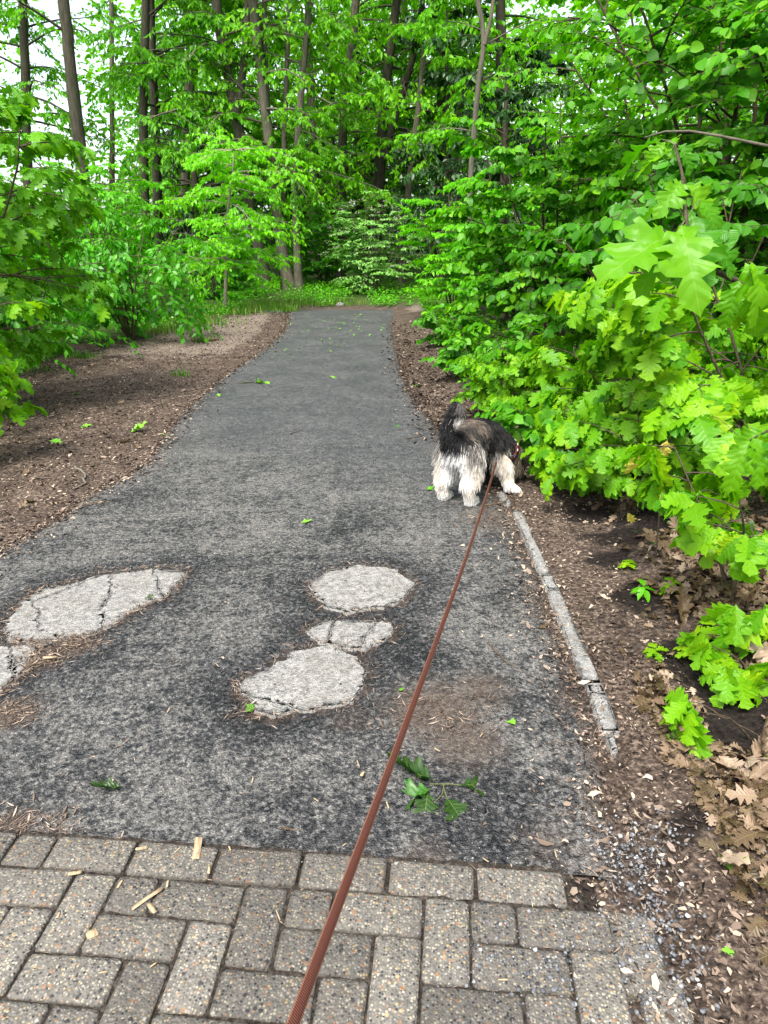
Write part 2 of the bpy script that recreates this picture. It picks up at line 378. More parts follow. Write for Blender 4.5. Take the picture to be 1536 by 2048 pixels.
def hexleaf(wd, bend):
    V = np.array([(0, 0, 0), (wd, .42, .12 * wd - bend * .1), (0, 1, -bend), (-wd, .42, .12 * wd - bend * .1), (0, .45, -bend * .22)], float)
    return V, np.array([(0, 1, 4), (1, 2, 4), (2, 3, 4), (3, 0, 4)]), np.column_stack([V[:, 0] + .5, V[:, 1]])
def dialeaf(wd, bend):
    V = np.array([(0, 0, 0), (wd, .45, .15 * wd), (0, 1, -bend), (-wd, .45, .15 * wd)], float)
    return V, np.array([(0, 1, 2), (0, 2, 3)]), np.column_stack([V[:, 0] + .5, V[:, 1]])
HEX = [hexleaf(.26, .2), hexleaf(.22, .45), hexleaf(.3, .05)]
DIA = [dialeaf(.27, .15), dialeaf(.22, .35)]

# ------------------------------------------------------------------ path outline (photo pixels of its two edges, put on the ground)
LPX = [(-420, 2300), (-420, 1500), (-220, 1230), (0, 1098), (70, 1062), (100, 1040), (150, 1002), (225, 965), (290, 925), (335, 856), (400, 790), (445, 752), (500, 715), (545, 682), (568, 655), (574, 636), (572, 622)]
RPX = [(1275, 2300), (1215, 1800), (1205, 1620), (1200, 1500), (1120, 1300), (1060, 1130), (1015, 1030), (960, 950), (885, 870), (835, 800), (806, 745), (792, 690), (786, 660), (787, 636), (790, 620)]
LW = np.array([G(*p)[:2] for p in LPX]); RW = np.array([G(*p)[:2] for p in RPX])
def xl(y): return np.interp(y, LW[:, 1], LW[:, 0])
def xr(y): return np.interp(y, RW[:, 1], RW[:, 0])
YEND = G(700, 619.5)[1]; Y0 = G(700, 1705)[1]

def inpoly(P, x, y):
    n = len(P); c = np.zeros(np.shape(x), bool); j = n - 1
    for i in range(n):
        xi, yi = P[i]; xj, yj = P[j]
        c ^= ((yi > y) != (yj > y)) & (x < (xj - xi) * (y - yi) / (yj - yi + 1e-12) + xi); j = i
    return c
PATCHPX = {
 'long': [(5, 1255), (35, 1215), (60, 1195), (85, 1180), (150, 1165), (210, 1148), (270, 1142), (320, 1136), (372, 1143), (355, 1170), (330, 1195), (290, 1210), (255, 1225), (235, 1245), (190, 1265), (130, 1280), (75, 1285), (30, 1280)],
 'corner': [(-70, 1300), (0, 1293), (70, 1290), (62, 1325), (40, 1350), (0, 1380), (-70, 1400)],
 'top': [(620, 1165), (660, 1140), (715, 1130), (770, 1133), (805, 1150), (830, 1165), (820, 1185), (805, 1205), (760, 1215), (700, 1222), (650, 1212), (630, 1195), (628, 1180)],
 'small': [(612, 1260), (640, 1245), (680, 1240), (730, 1238), (765, 1243), (788, 1255), (785, 1275), (740, 1292), (690, 1293), (640, 1285)],
 'lower': [(480, 1370), (500, 1350), (560, 1320), (580, 1302), (620, 1296), (680, 1296), (720, 1310), (735, 1345), (725, 1380), (700, 1405), (640, 1418), (580, 1425), (545, 1435), (505, 1425), (500, 1400), (478, 1385)]}
PATCH = {k: np.array([G(*p)[:2] for p in v]) for k, v in PATCHPX.items()}

def terrain(x, y):
    x = np.asarray(x, float); y = np.asarray(y, float)
    yc = np.clip(y, .4, YEND); e = x - np.maximum(xr(yc), np.where(y < 4.2, .80, -9)); l = xl(yc) - x
    wob = .16 * (fbm(x * 1.7 + 5, y * 1.7, 3) - .45)
    near = 1 - sm(6, 11, y)
    bank = sm(.28, .75, e + wob) * .13 + sm(.75, 2.3, e + wob) * .30 + sm(2, 9, e) * .5
    out = sm(-.02, .25, e) + sm(-.02, .25, l)
    h = bank * (.55 + .45 * near) + sm(2.2, 7, l) * .18
    h = h + np.clip(out, 0, 1) * (.035 * (fbm(x * 2.2, y * 2.2, 4) - .42) + .02 * (fbm(x * 9, y * 9, 3) - .4) + .008)
    h = h + sm(YEND + .1, YEND + 2.5, y) * (.05 + .12 * fbm(x * .4, y * .4, 3))
    inside = (e < -.02) & (l < -.02) & (y < YEND + .25)
    return np.where(inside, -.018, h) + np.where(y < 1.6, 0, 0)
def Gt(px, py):                                      # sight line against the terrain
    d = ray(px, py); lo = 0.2 / d[1]
    for t in np.linspace(.3, 60, 2400) / d[1]:
        p = CAMP + d * t
        if p[2] <= max(0, float(terrain(p[0], p[1]))): return p
    return p
def on(x, y, dz=0.0): return np.array((x, y, max(0.0, float(terrain(x, y))) + dz))

def axis(dense, far, step0, lo, hi):
    a = list(np.arange(lo, hi, step0)); s = step0; v = hi
    while v < far: a.append(v); s *= 1.25; v += s
    s = step0; v = lo
    b = []
    while v > -far if dense == 'x' else v > -8: s *= 1.25; v -= s; b.append(v)
    return np.array(b[::-1] + a)
gx = axis('x', 240, .07, -4.6, 4.4); gy = axis('y', 320, .07, .2, 9.5)
X, Y = np.meshgrid(gx, gy); Z = terrain(X, Y)
e_ = X - np.maximum(xr(np.clip(Y, .4, YEND)), np.where(Y < 4.2, .80, -9)); l_ = xl(np.clip(Y, .4, YEND)) - X
bound_l = np.interp(Y, [4, 6, 8, 10.5, 13, 16], [1.3, 1.6, 2.6, 2.3, 1.7, .5])         # how far the bare verge reaches on the left
green = np.clip(sm(-.3, .8, l_ - bound_l) * .75, 0, 1) + sm(.8, 3.5, e_) * .3 * sm(5, 8, Y) + sm(YEND + .25, YEND + .9, Y) * .8
sand = sm(.1, .5, l_) * (1 - sm(-.6, .2, l_ - bound_l)) * sm(8.0, 10.5, Y) * .75 + np.exp(-((X - .75) ** 2 / .12 + (Y - 15.4) ** 2 / .8)) * .9
soil = np.zeros_like(X)
SOILP = [(Gt(a, b), r) for a, b, r in [(1290, 1050, .20), (1230, 1130, .13), (1330, 1230, .16), (1400, 1330, .18), (1450, 1400, .20), (1180, 1030, .18), (1290, 1190, .15), (1500, 1470, .17), (1480, 1690, .15), (1240, 1080, .2), (1340, 1150, .18), (1365, 1290, .18), (1430, 1370, .2), (1255, 1250, .1)]]
def soilf(x, y):
    o = np.zeros(np.shape(x))
    for p, r in SOILP: o = np.maximum(o, 1.7 * np.exp(-((x - p[0]) ** 2 + (y - p[1]) ** 2) / r ** 2) * np.clip(fbm(x * 7 + 2, y * 7, 4) * 3.0 - .8, 0, 1))
    return o
soil = soilf(X, Y)
q = np.arange(X.size).reshape(X.shape)
F = np.stack([q[:-1, :-1], q[:-1, 1:], q[1:, 1:], q[1:, :-1]], -1).reshape(-1, 4)
me = make_mesh('ground', np.column_stack([X.ravel(), Y.ravel(), Z.ravel()]), [F], M_GROUND, attrs={'green': green.ravel(), 'sand': sand.ravel(), 'soil': soil.ravel()}, smooth=True)
ground = link('ground', me, kind='structure', label='brown leaf strewn woodland soil on both sides of the path')

# ------------------------------------------------------------------ the asphalt path
BA = G(20, 1672)[:2]; BB = G(1150, 1752)[:2]
def path_sheet():
    ys = []; y = Y0
    while y < YEND: ys.append(y); y += .022 if y < 3 else (.035 if y < 6 else .08)
    ys = np.array(ys + [YEND]); nx = 96
    s = np.linspace(0, 1, nx)
    yy = np.repeat(ys[:, None], nx, 1)
    jl = .10 * (fbm(ys * 2.3, ys * 0 + 3, 5) - .47) + .05 * (fbm(ys * 13, ys * 0 + 9, 3) - .45); jr = .08 * (fbm(ys * 2.7, ys * 0 + 31, 5) - .47) + .04 * (fbm(ys * 14, ys * 0 + 4, 3) - .45)
    L = (xl(ys) + jl)[:, None]; Rr = (xr(ys) + jr)[:, None]
    xx = L + (Rr - L) * s[None]
    yy = yy + np.where(yy > YEND - .5, .25 * (fbm(xx * 2, xx * 0, 3) - .45), 0) * sm(YEND - .5, YEND, yy)
    yy = yy + ((BA[1] + (xx - BA[0]) * (BB[1] - BA[1]) / (BB[0] - BA[0])) - Y0 + .004 * (fbm(xx * 30, xx * 0, 2) - .5)) * (1 - sm(Y0, Y0 + .5, yy))
    zz = .004 + .010 * (fbm(xx * 1.1, yy * 1.1, 3) - .45) + .0035 * (fbm(xx * 30, yy * 30, 2) - .4)
    edge = np.minimum(s, 1 - s)[None] * (Rr - L); zz = zz - .016 * (1 - sm(0, .05, edge))
    tar = np.zeros_like(xx); dirt = np.zeros_like(xx)
    for k, P in PATCH.items():
        c = P.mean(0); d = np.min(np.hypot(xx[..., None] - P[:, 0], yy[..., None] - P[:, 1]), -1)
        ins = inpoly(P, xx, yy)
        zz = zz - .012 * np.exp(-(np.where(ins, 0, d) / .07) ** 2)
        tar = np.maximum(tar, np.exp(-(np.where(ins, 0, d) / .16) ** 2)); dirt = np.maximum(dirt, .8 * np.exp(-(np.where(ins, 0, d) / .035) ** 2))
    for px, py, r, a in [(830, 1320, .18, 1), (640, 1130, .12, .7), (690, 1060, .15, .5), (560, 1350, .16, .8), (150, 1320, .16, 1), (300, 1000, .3, .25), (700, 1640, .25, .6), (950, 1650, .25, .7), (150, 1600, .3, .4), (20, 1560, .2, .4), (1130, 1420, .2, .5)]:
        p = G(px, py); tar = np.maximum(tar, a * np.exp(-((xx - p[0]) ** 2 + (yy - p[1]) ** 2) / r ** 2))
    for px, py, r, a in [(870, 1420, .17, 1.1), (930, 1480, .14, 1.0), (960, 1380, .12, .9), (700, 1440, .10, .5), (1000, 1040, .25, .7), (1080, 1180, .10, .7), (1150, 1400, .09, .8), (150, 1290, .09, .9), (20, 1430, .10, 1), (90, 1320, .07, 1), (900, 900, .3, .45), (850, 1730, .10, .6), (1100, 1690, .12, .5), (20, 1660, .07, 1)]:
        p = G(px, py); dirt = np.maximum(dirt, a * np.exp(-((xx - p[0]) ** 2 + (yy - p[1]) ** 2) / r ** 2))
    dirt = np.maximum(dirt, .9 * np.exp(-(edge / .07) ** 2) * (fbm(xx * 4, yy * 4, 3) + .3))
    newer = sm(3.2, 5.2, yy + .8 * (fbm(xx * 1.3, yy * 1.3, 3) - .45) + .6 * xx) * .97
    q = np.arange(xx.size).reshape(xx.shape)
    F = np.stack([q[:-1, :-1], q[:-1, 1:], q[1:, 1:], q[1:, :-1]], -1).reshape(-1, 4)
    return make_mesh('asphalt_path', np.column_stack([xx.ravel(), yy.ravel(), zz.ravel()]), [F], M_ASPHALT, attrs={'tar': tar.ravel(), 'dirt': dirt.ravel(), 'newer': newer.ravel()}, smooth=True)
path = link('asphalt_path', path_sheet(), kind='structure', label='worn grey asphalt path leading into the wood')
# the bend to the left at the far end
yb = np.linspace(YEND - .75, YEND - .02, 8); xb = np.linspace(-7.5, xl(YEND - .4) - .02, 40)
XB, YB = np.meshgrid(xb, yb); YB = YB + .004 * (XB - xb[-1]) ** 2
q = np.arange(XB.size).reshape(XB.shape); F = np.stack([q[:-1, :-1], q[:-1, 1:], q[1:, 1:], q[1:, :-1]], -1).reshape(-1, 4)
link('side_path', make_mesh('side_path', np.column_stack([XB.ravel(), YB.ravel(), terrain(XB, YB).ravel() + .012]), [F], M_ASPHALT, attrs={'tar': np.zeros(XB.size), 'dirt': np.full(XB.size, .15), 'newer': np.ones(XB.size)}, smooth=True), kind='structure', label='grey path turning left at the end of the verge')

# ------------------------------------------------------------------ concrete patches, cracked into pieces
def clip_half(P, a, n, off):
    out = []
    for i in range(len(P)):
        p, q = P[i], P[(i + 1) % len(P)]; dp = np.dot(p - a, n) - off; dq = np.dot(q - a, n) - off
        if dp >= 0: out.append(p)
        if dp * dq < 0: out.append(p + (q - p) * dp / (dp - dq))
    return np.array(out)
def split(polys, pa, pb, which=None, gap=.0009):
    a = G(*pa)[:2]; b = G(*pb)[:2]; d = (b - a) / np.linalg.norm(b - a); n = np.array((-d[1], d[0])); out = []
    for i, P in enumerate(polys):
        if which is not None and i not in which: out.append(P); continue
        for s in (1, -1):
            c = clip_half(P, a, n * s, gap)
            if len(c) > 2: out.append(c)
    return out
def slab(name, P, z0, z1, mat, step=.022, jit=.006, seed=0, bev=.006, grid=.03, rough=1.0):
    """irregular slab with an outline P: refined and roughened edge, softly broken top"""
    rs = np.random.RandomState(seed); pts = []
    for i in range(len(P)):
        p, q = P[i], P[(i + 1) % len(P)]; m = max(1, int(np.linalg.norm(q - p) / step))
        for k in range(m): pts.append(p + (q - p) * k / m)
    pts = np.array(pts); c = pts.mean(0); d = pts - c; r = np.linalg.norm(d, axis=1)[:, None]
    A_, B_ = pts[:, 0], pts[:, 1]; w2 = lambda k, o_: np.column_stack([fbm(A_ * k + o_, B_ * k, 2) - .38, fbm(A_ * k, B_ * k + o_ + 31, 2) - .38])
    pts = pts + (w2(9, 3) * 4.5 + w2(34, 7) * 3.6 + w2(90, 2) * 2.0) * jit
    n = len(pts); inner = c + (pts - c) * (1 - bev / r)
    ins = []
    lo, hi = pts.min(0), pts.max(0)
    for x in np.arange(lo[0], hi[0], grid):
        for y in np.arange(lo[1], hi[1], grid):
            pp = np.array((x, y)) + rs.uniform(-.3, .3, 2) * grid
            if inpoly(c + (pts - c) * .93, pp[0], pp[1]): ins.append(pp)
    v, e, f, *_ = delaunay_2d_cdt([Vector(p) for p in inner] + [Vector(p) for p in ins], [(i, (i + 1) % n) for i in range(n)], [list(range(n))], 1, 1e-6)
    T = np.array([(p.x, p.y) for p in v]); zt = z1 + rough * .005 * (fbm(T[:, 0] * 22, T[:, 1] * 22, 3) - .45) + rough * .010 * (fbm(T[:, 0] * 4 + seed, T[:, 1] * 4, 2) - .4)
    zt[:n] -= .002
    V = np.vstack([np.column_stack([T, zt]), np.column_stack([pts, np.full(n, z1 - bev * .9)]), np.column_stack([pts, np.full(n, z0)])])
    o = len(T); i = np.arange(n); j = (i + 1) % n
    Q = np.vstack([np.column_stack([i, o + i, o + j, j]), np.column_stack([o + i, o + n + i, o + n + j, o + j])])
    return make_mesh(name, V, [np.array([list(t) for t in f if len(t) == 3]), Q], mat, smooth=False)
pieces = []
L = [PATCH['long']]
L = split(L, (228, 1140), (195, 1270)); L = split(L, (-10, 1222), (130, 1222)) if 0 else L
L = split(L, (58, 1205), (120, 1300), [i for i, P in enumerate(L) if P[:, 0].mean() < -.7])
L = split(L, (300, 1128), (335, 1200), [i for i, P in enumerate(L) if P[:, 0].max() > G(365, 1143)[0] - .01]); L = split(L, (90, 1195), (230, 1140), [i for i, P in enumerate(L) if abs(P[:, 0].mean() - G(150, 1210)[0]) < .12])
pieces += L
pieces += split(split([PATCH['corner']], (20, 1280), (25, 1400)), (-60, 1345), (70, 1330), [0])
pieces += [PATCH['top']]
S = split([PATCH['small']], (668, 1230), (655, 1300)); S = split(S, (752, 1236), (725, 1300), [i for i, P in enumerate(S) if P[:, 0].mean() > S[0][:, 0].mean() - 1 and P[:, 0].max() > G(760, 1260)[0]])
pieces += S
E = split([PATCH['lower']], (505, 1398), (640, 1440))
pieces += E
for i, P in enumerate(pieces):
    if len(P) < 3: continue
    link('concrete_patch', slab('concrete_patch', P, -.03, .0035, M_CONC, seed=i, jit=.011, step=.010, bev=.003), path)

# ------------------------------------------------------------------ kerb: broken concrete edging stones
KPX = [(1000, 985), (1016, 1008), (1034, 1024), (1062, 1090), (1092, 1152), (1106, 1182), (1145, 1275), (1187, 1372), (1194, 1388), (1222, 1468), (1228, 1500)]
KW = np.array([G(*p)[:2] for p in KPX]);
kerb = link('kerb', None, None, (0, 0, 0), 'row of broken grey concrete edging stones along the path', kind='structure')
for a, b, w0 in [(0, 1, .040), (2, 4, .048), (4, 5, .05), (5, 7, .053), (7, 8, .054), (8, 9, .054)]:
    cpts = KW[a:b + 1]; d = np.gradient(cpts, axis=0); d /= np.linalg.norm(d, axis=1)[:, None]; nn = np.column_stack([-d[:, 1], d[:, 0]])
    cpts = cpts.copy(); cpts[0] += d[0] * .003; cpts[-1] -= d[-1] * .003
    P = np.vstack([cpts + nn * w0 / 2, (cpts - nn * w0 / 2)[::-1]])
    link('kerb_stone', slab('kerb_stone', P, -.05, .011, M_KERB, step=.03, jit=.0016, seed=50 + a, bev=.002, grid=.02, rough=.35), kerb)
P = np.array([G(*p)[:2] for p in [(1212, 1482), (1230, 1480), (1236, 1505), (1222, 1512)]])
link('kerb_stone', slab('kerb_stone', P, -.05, .016, M_KERB, step=.015, jit=.003, seed=77, bev=.004, grid=.02), kerb)

# ------------------------------------------------------------------ brick paving
BA = G(20, 1672)[:2]; BB = G(1150, 1752)[:2]
bu = (BB - BA) / np.linalg.norm(BB - BA); bv = np.array((bu[1], -bu[0]))           # bu along the row, bv towards the viewer
CELL = .1045
paving = link('brick_paving', None, None, (0, 0, 0), 'grey exposed aggregate paving bricks at the start of the path', kind='structure')
rect = np.array([(-1.9, -.2), (BB - BA) @ bu + .36 and (1.75, -.2), (1.75, 1.2), (-1.9, 1.2)], float)
nb = 60; U, W = np.meshgrid(np.linspace(-1.9, 1.85, 150), np.linspace(-.012, 1.3, 60)); BX = BA[0] + U * bu[0] + W * bv[0]; BY = BA[1] + U * bu[1] + W * bv[1]
q = np.arange(U.size).reshape(U.shape); F = np.stack([q[:-1, :-1], q[:-1, 1:], q[1:, 1:], q[1:, :-1]], -1).reshape(-1, 4)
bz = .0085 + .017 * (fbm(BX * 40, BY * 40, 3) - .4) - .05 * sm(1.35, 1.6, U)
link('joint_bed', make_mesh('joint_bed', np.column_stack([BX.ravel(), BY.ravel(), bz.ravel()]), [F], M_BED, smooth=True), paving)
rb = random.Random(5)
def brick(u0, v0, lu, lv, dz=0.0, cut=None):
    g = .0028; a = lu / 2 - g; b = lv / 2 - g; bev = .0035
    V = []; E_ = []
    ns = 3
    def ring(aa, bb, z, ed):
        k = min(.007, aa * .3)
        for (sx, sy) in ((1, 1), (-1, 1), (-1, -1), (1, -1)):
            c = [(aa - k, bb), (aa, bb - k)] if sx * sy < 0 else [(aa, bb - k), (aa - k, bb)]
            for (p, q_) in c: V.append((sx * p + rb.uniform(-.0022, .0022), sy * q_ + rb.uniform(-.0022, .0022), z + rb.uniform(-.001, .001))); E_.append(ed)
    ring(a, b, -.05, 1); ring(a, b, .0115, .8); ring(a - bev * .6, b - bev * .6, .0155, .3); ring(a - bev * 2.6, b - bev * 2.6, .0175, .0)
    V.append((0, 0, .0185)); E_.append(0)
    Q = []
    for r in range(3):
        for i in range(8): Q.append((r * 8 + i, r * 8 + (i + 1) % 8, r * 8 + 8 + (i + 1) % 8, r * 8 + 8 + i))
    Tt = [(24 + i, 24 + (i + 1) % 8, 32) for i in range(8)]
    cu, cv = u0 + lu / 2, v0 + lv / 2
    c = BA + bu * cu + bv * cv
    me = make_mesh('brick', V, [np.array(Q), np.array(Tt)], M_BRICK, attrs={'edge': E_}, smooth=True)
    o = link('brick', me, paving, (c[0], c[1], dz + rb.uniform(-.004, .003)))
    o.rotation_euler = (rb.gauss(0, .010), rb.gauss(0, .010), math.atan2(bu[1], bu[0]) + rb.gauss(0, .012))
def keep(u, v):                                       # the paving breaks up towards the right
    lim = 1.50 + .14 * v + rb.uniform(-.04, .04); return u < lim and u > -.62 - v * .1
u = -.60
row0 = [2, 2, 2, 1, 2, 2, 2, 2, 2, 2, 2, 2]
for k in row0:
    L_ = k * CELL
    if keep(u + L_ / 2, 0): brick(u, 0, L_, CELL)
    u += L_ + .002
PH = 1
for j in range(1, 10):
    for i in range(-6, 20):
        s_ = (i + j + PH) % 4; u0 = -.60 + i * CELL; v0 = j * CELL
        if s_ == 0 and keep(u0 + CELL, v0) and rb.random() > .02: brick(u0, v0, 2 * CELL, CELL)
        elif s_ == 2 and j + 1 < 11 and keep(u0, v0 + CELL): brick(u0, v0, CELL, 2 * CELL)
        elif j == 1 and s_ == 3 and keep(u0, v0): brick(u0, v0, CELL, CELL)
# loose, sunken half bricks on the broken edge
for (px, py, l, wd, dz) in [(1275, 1905, .105, .2, -.012), (1330, 2005, .1, .12, -.015)]:
    p = G(px, py)[:2] - BA; brick(p @ bu - l / 2, p @ bv - wd / 2, l, wd, dz)
# ------------------------------------------------------------------ plants
def limb(rs, p0, d0, L, droop, n=6, wob=.12):
    pts = [np.array(p0, float)]; d = np.array(d0, float); d /= np.linalg.norm(d)
    for k in range(n):
        d = d + rs.randn(3) * wob * np.array((1, 1, .6)); d[2] -= droop / n; d /= np.linalg.norm(d)
        pts.append(pts[-1] + d * L / n)
    return np.array(pts)
def at(pts, t):
    f = t * (len(pts) - 1); i = min(int(f), len(pts) - 2); return pts[i] + (pts[i + 1] - pts[i]) * (f - i), pts[i + 1] - pts[i]
def leaves_on(rs, pts, n, t0, spread=.9, up=.8, hang=.25, whorl=False):
    """leaf bases, directions and up-vectors along a twig"""
    P = []; D = []; Nn = []
    for k in range(n):
        t = 1.0 if (whorl and k < 4) else t0 + (1 - t0) * (k + rs.rand()) / n
        p, d = at(pts, min(t, .999)); d = d / (np.linalg.norm(d) + 1e-9)
        s = np.cross(d, (0, 0, 1.0)); s /= np.linalg.norm(s) + 1e-9
        sg = 1 if k % 2 else -1
        v = d * rs.uniform(.3, 1) + s * sg * spread * rs.uniform(.5, 1.2) + np.array((0, 0, -hang * rs.uniform(.2, 1.8))) + rs.randn(3) * .15
        P.append(p); D.append(v); Nn.append(np.array((0, 0, up)) + rs.randn(3) * .38)
    return P, D, Nn

def foliage_arrays(rs, P, D, Nn, size, tmpls, tint_mu=.5, tint_sd=.22, smin=.6):
    P = np.array(P); Fm = frames(np.array(D), np.array(Nn)); N = len(P)
    sc = size * rs.uniform(smin, 1.15, N); tint = np.clip(rs.normal(tint_mu, tint_sd, N), .02, .98)
    return P, Fm, sc, tint
def build_foliage(root, base, rs, P, D, Nn, size, tmpls, mat, name='crown', single=0, single_mats=None, tint_mu=.5, tint_sd=.22, smin=.6, minpx=10, rest=None):
    """leaves that show largest become single objects named leaf; the rest one joined mesh"""
    P, Fm, sc, tint = foliage_arrays(rs, P, D, Nn, size, tmpls, tint_mu, tint_sd, smin)
    N = len(P); which = rs.randint(0, len(tmpls), N); solo = np.zeros(N, bool)
    if single:
        x, y, z = proj(P + base); px = FPX * sc / np.maximum(z, .05)
        okv = (z > .3) & (x > -60) & (x < 1596) & (y > -60) & (y < 2108) & (px > minpx)
        idx = np.where(okv)[0]; idx = idx[np.argsort(-px[idx])][:single]; solo[idx] = True
        for i in idx:
            o = bpy.data.objects.new('leaf', single_mats[which[i]][int(tint[i] * 4.99)]); col.objects.link(o); o.parent = root
            M4 = Matrix.Identity(4); r = Fm[i] * sc[i]
            for a in range(3):
                for b in range(3): M4[a][b] = r[a, b]
                M4[a][3] = P[i, a]
            o.matrix_basis = M4
    parts = []
    rest = rest or tmpls
    for k, t in enumerate(rest):
        m = (which % len(rest) == k) & ~solo
        if m.any(): parts.append(scatter(t, P[m], Fm[m], sc[m], tint[m]))
    if parts:
        V, F, U, T = merge(parts)
        return link(name, make_mesh(name, V, F, mat, U, {'tint': T}, smooth=True), root, kind='stuff')
def leaf_meshes(tmpls, mat):
    out = []
    for t in tmpls:
        row = []
        for k in range(5): row.append(make_mesh('leaf', t[0], [t[1]], mat, t[2], {'tint': np.full(len(t[0]), .1 + .2 * k)}, smooth=True))
        out.append(row)
    return out

def shrub(name, cat, label, base, h, r, leafsize, tmpls, mat, single_meshes=None, n_stem=6, n_br=9, n_tw=5, n_lf=9, seed=0, bark=None, lean=(0, 0), droop=.5, single=300, tint=.5, whorl=False, hang=.25, group=None, tsd=.22, low=.15):
    rs = np.random.RandomState(seed); base = np.asarray(base, float)
    root = thing(name, base, label, cat, group)
    P = []; D = []; Nn = []
    for s in range(n_stem):
        az = 2 * math.pi * (s + rs.rand() * .7) / n_stem; tilt = rs.uniform(.10, .55) * r / h * 1.3
        d = np.array((math.cos(az) * tilt + lean[0], math.sin(az) * tilt + lean[1], 1.0)); L = h * rs.uniform(.7, 1.0)
        st = limb(rs, (math.cos(az) * .04, math.sin(az) * .04, -.03), d, L, .35, 8, .07)
        T = Tubes(); r0 = .005 + .005 * h; T.add(st, np.linspace(r0, r0 * .3, len(st)), 6)
        for b in range(n_br):
            t = low + (1 - low) * (b + rs.rand()) / n_br; p, dd = at(st, min(t, .99))
            a2 = az + rs.uniform(-1.5, 1.5) if rs.rand() < .7 else rs.uniform(0, 6.28)
            bl = r * rs.uniform(.35, .8) * (1.15 - .6 * t)
            bp = limb(rs, p, (math.cos(a2) + lean[0] * .5, math.sin(a2) + lean[1] * .5, rs.uniform(.05, .75)), bl, droop, 5, .1)
            T.add(bp, np.linspace(r0 * .42, r0 * .16, len(bp)), 4)
            tw = [bp]
            for k in range(n_tw):
                tt = .25 + .75 * (k + rs.rand()) / n_tw; p2, d2 = at(bp, min(tt, .99)); d2 = nrm(d2)
                sd = np.cross(d2, (0, 0, 1)) * (1 if k % 2 else -1)
                tp = limb(rs, p2, d2 * .7 + sd * .9 + np.array((0, 0, .15)), bl * rs.uniform(.25, .5), droop * .7, 3, .1)
                T.add(tp, np.linspace(r0 * .18, r0 * .08, len(tp)), 3); tw.append(tp)
            for tp in tw:
                a, b_, c = leaves_on(rs, tp, n_lf, .15, hang=hang, whorl=whorl); P += a; D += b_; Nn += c
        link('stem', T.mesh('stem', bark or M_TWIG), root)
    # nothing grows into the ground or far out over the asphalt
    Pa = np.array(P); gz = terrain(Pa[:, 0] + base[0], Pa[:, 1] + base[1]); ok = Pa[:, 2] + base[2] > gz + .04
    P = Pa[ok]; D = np.array(D)[ok]; Nn = np.array(Nn)[ok]
    outw = P - np.array((lean[0] * h * .5, lean[1] * h * .5, h * .35)); Nn = Nn + nrm(outw) * np.array((.85, .85, .35)) + rs.randn(len(P), 3) * .2
    build_foliage(root, base, rs, P, D, Nn, leafsize, tmpls, mat, 'foliage', single if single_meshes else 0, single_meshes, tint, tsd, rest=REST.get(id(tmpls)))
    return root
OVALS_LO = [cdt_leaf([(0, 0), (.24, .14), (.35, .42), (.27, .72), (0, 1.0)], 0, b, f) for b, f in ((.2, .2), (.35, .3), (.5, .1))]
REST = {id(OVALS): OVALS_LO, id(OAKS): OAKS_LO, id(LANCES): HEX}

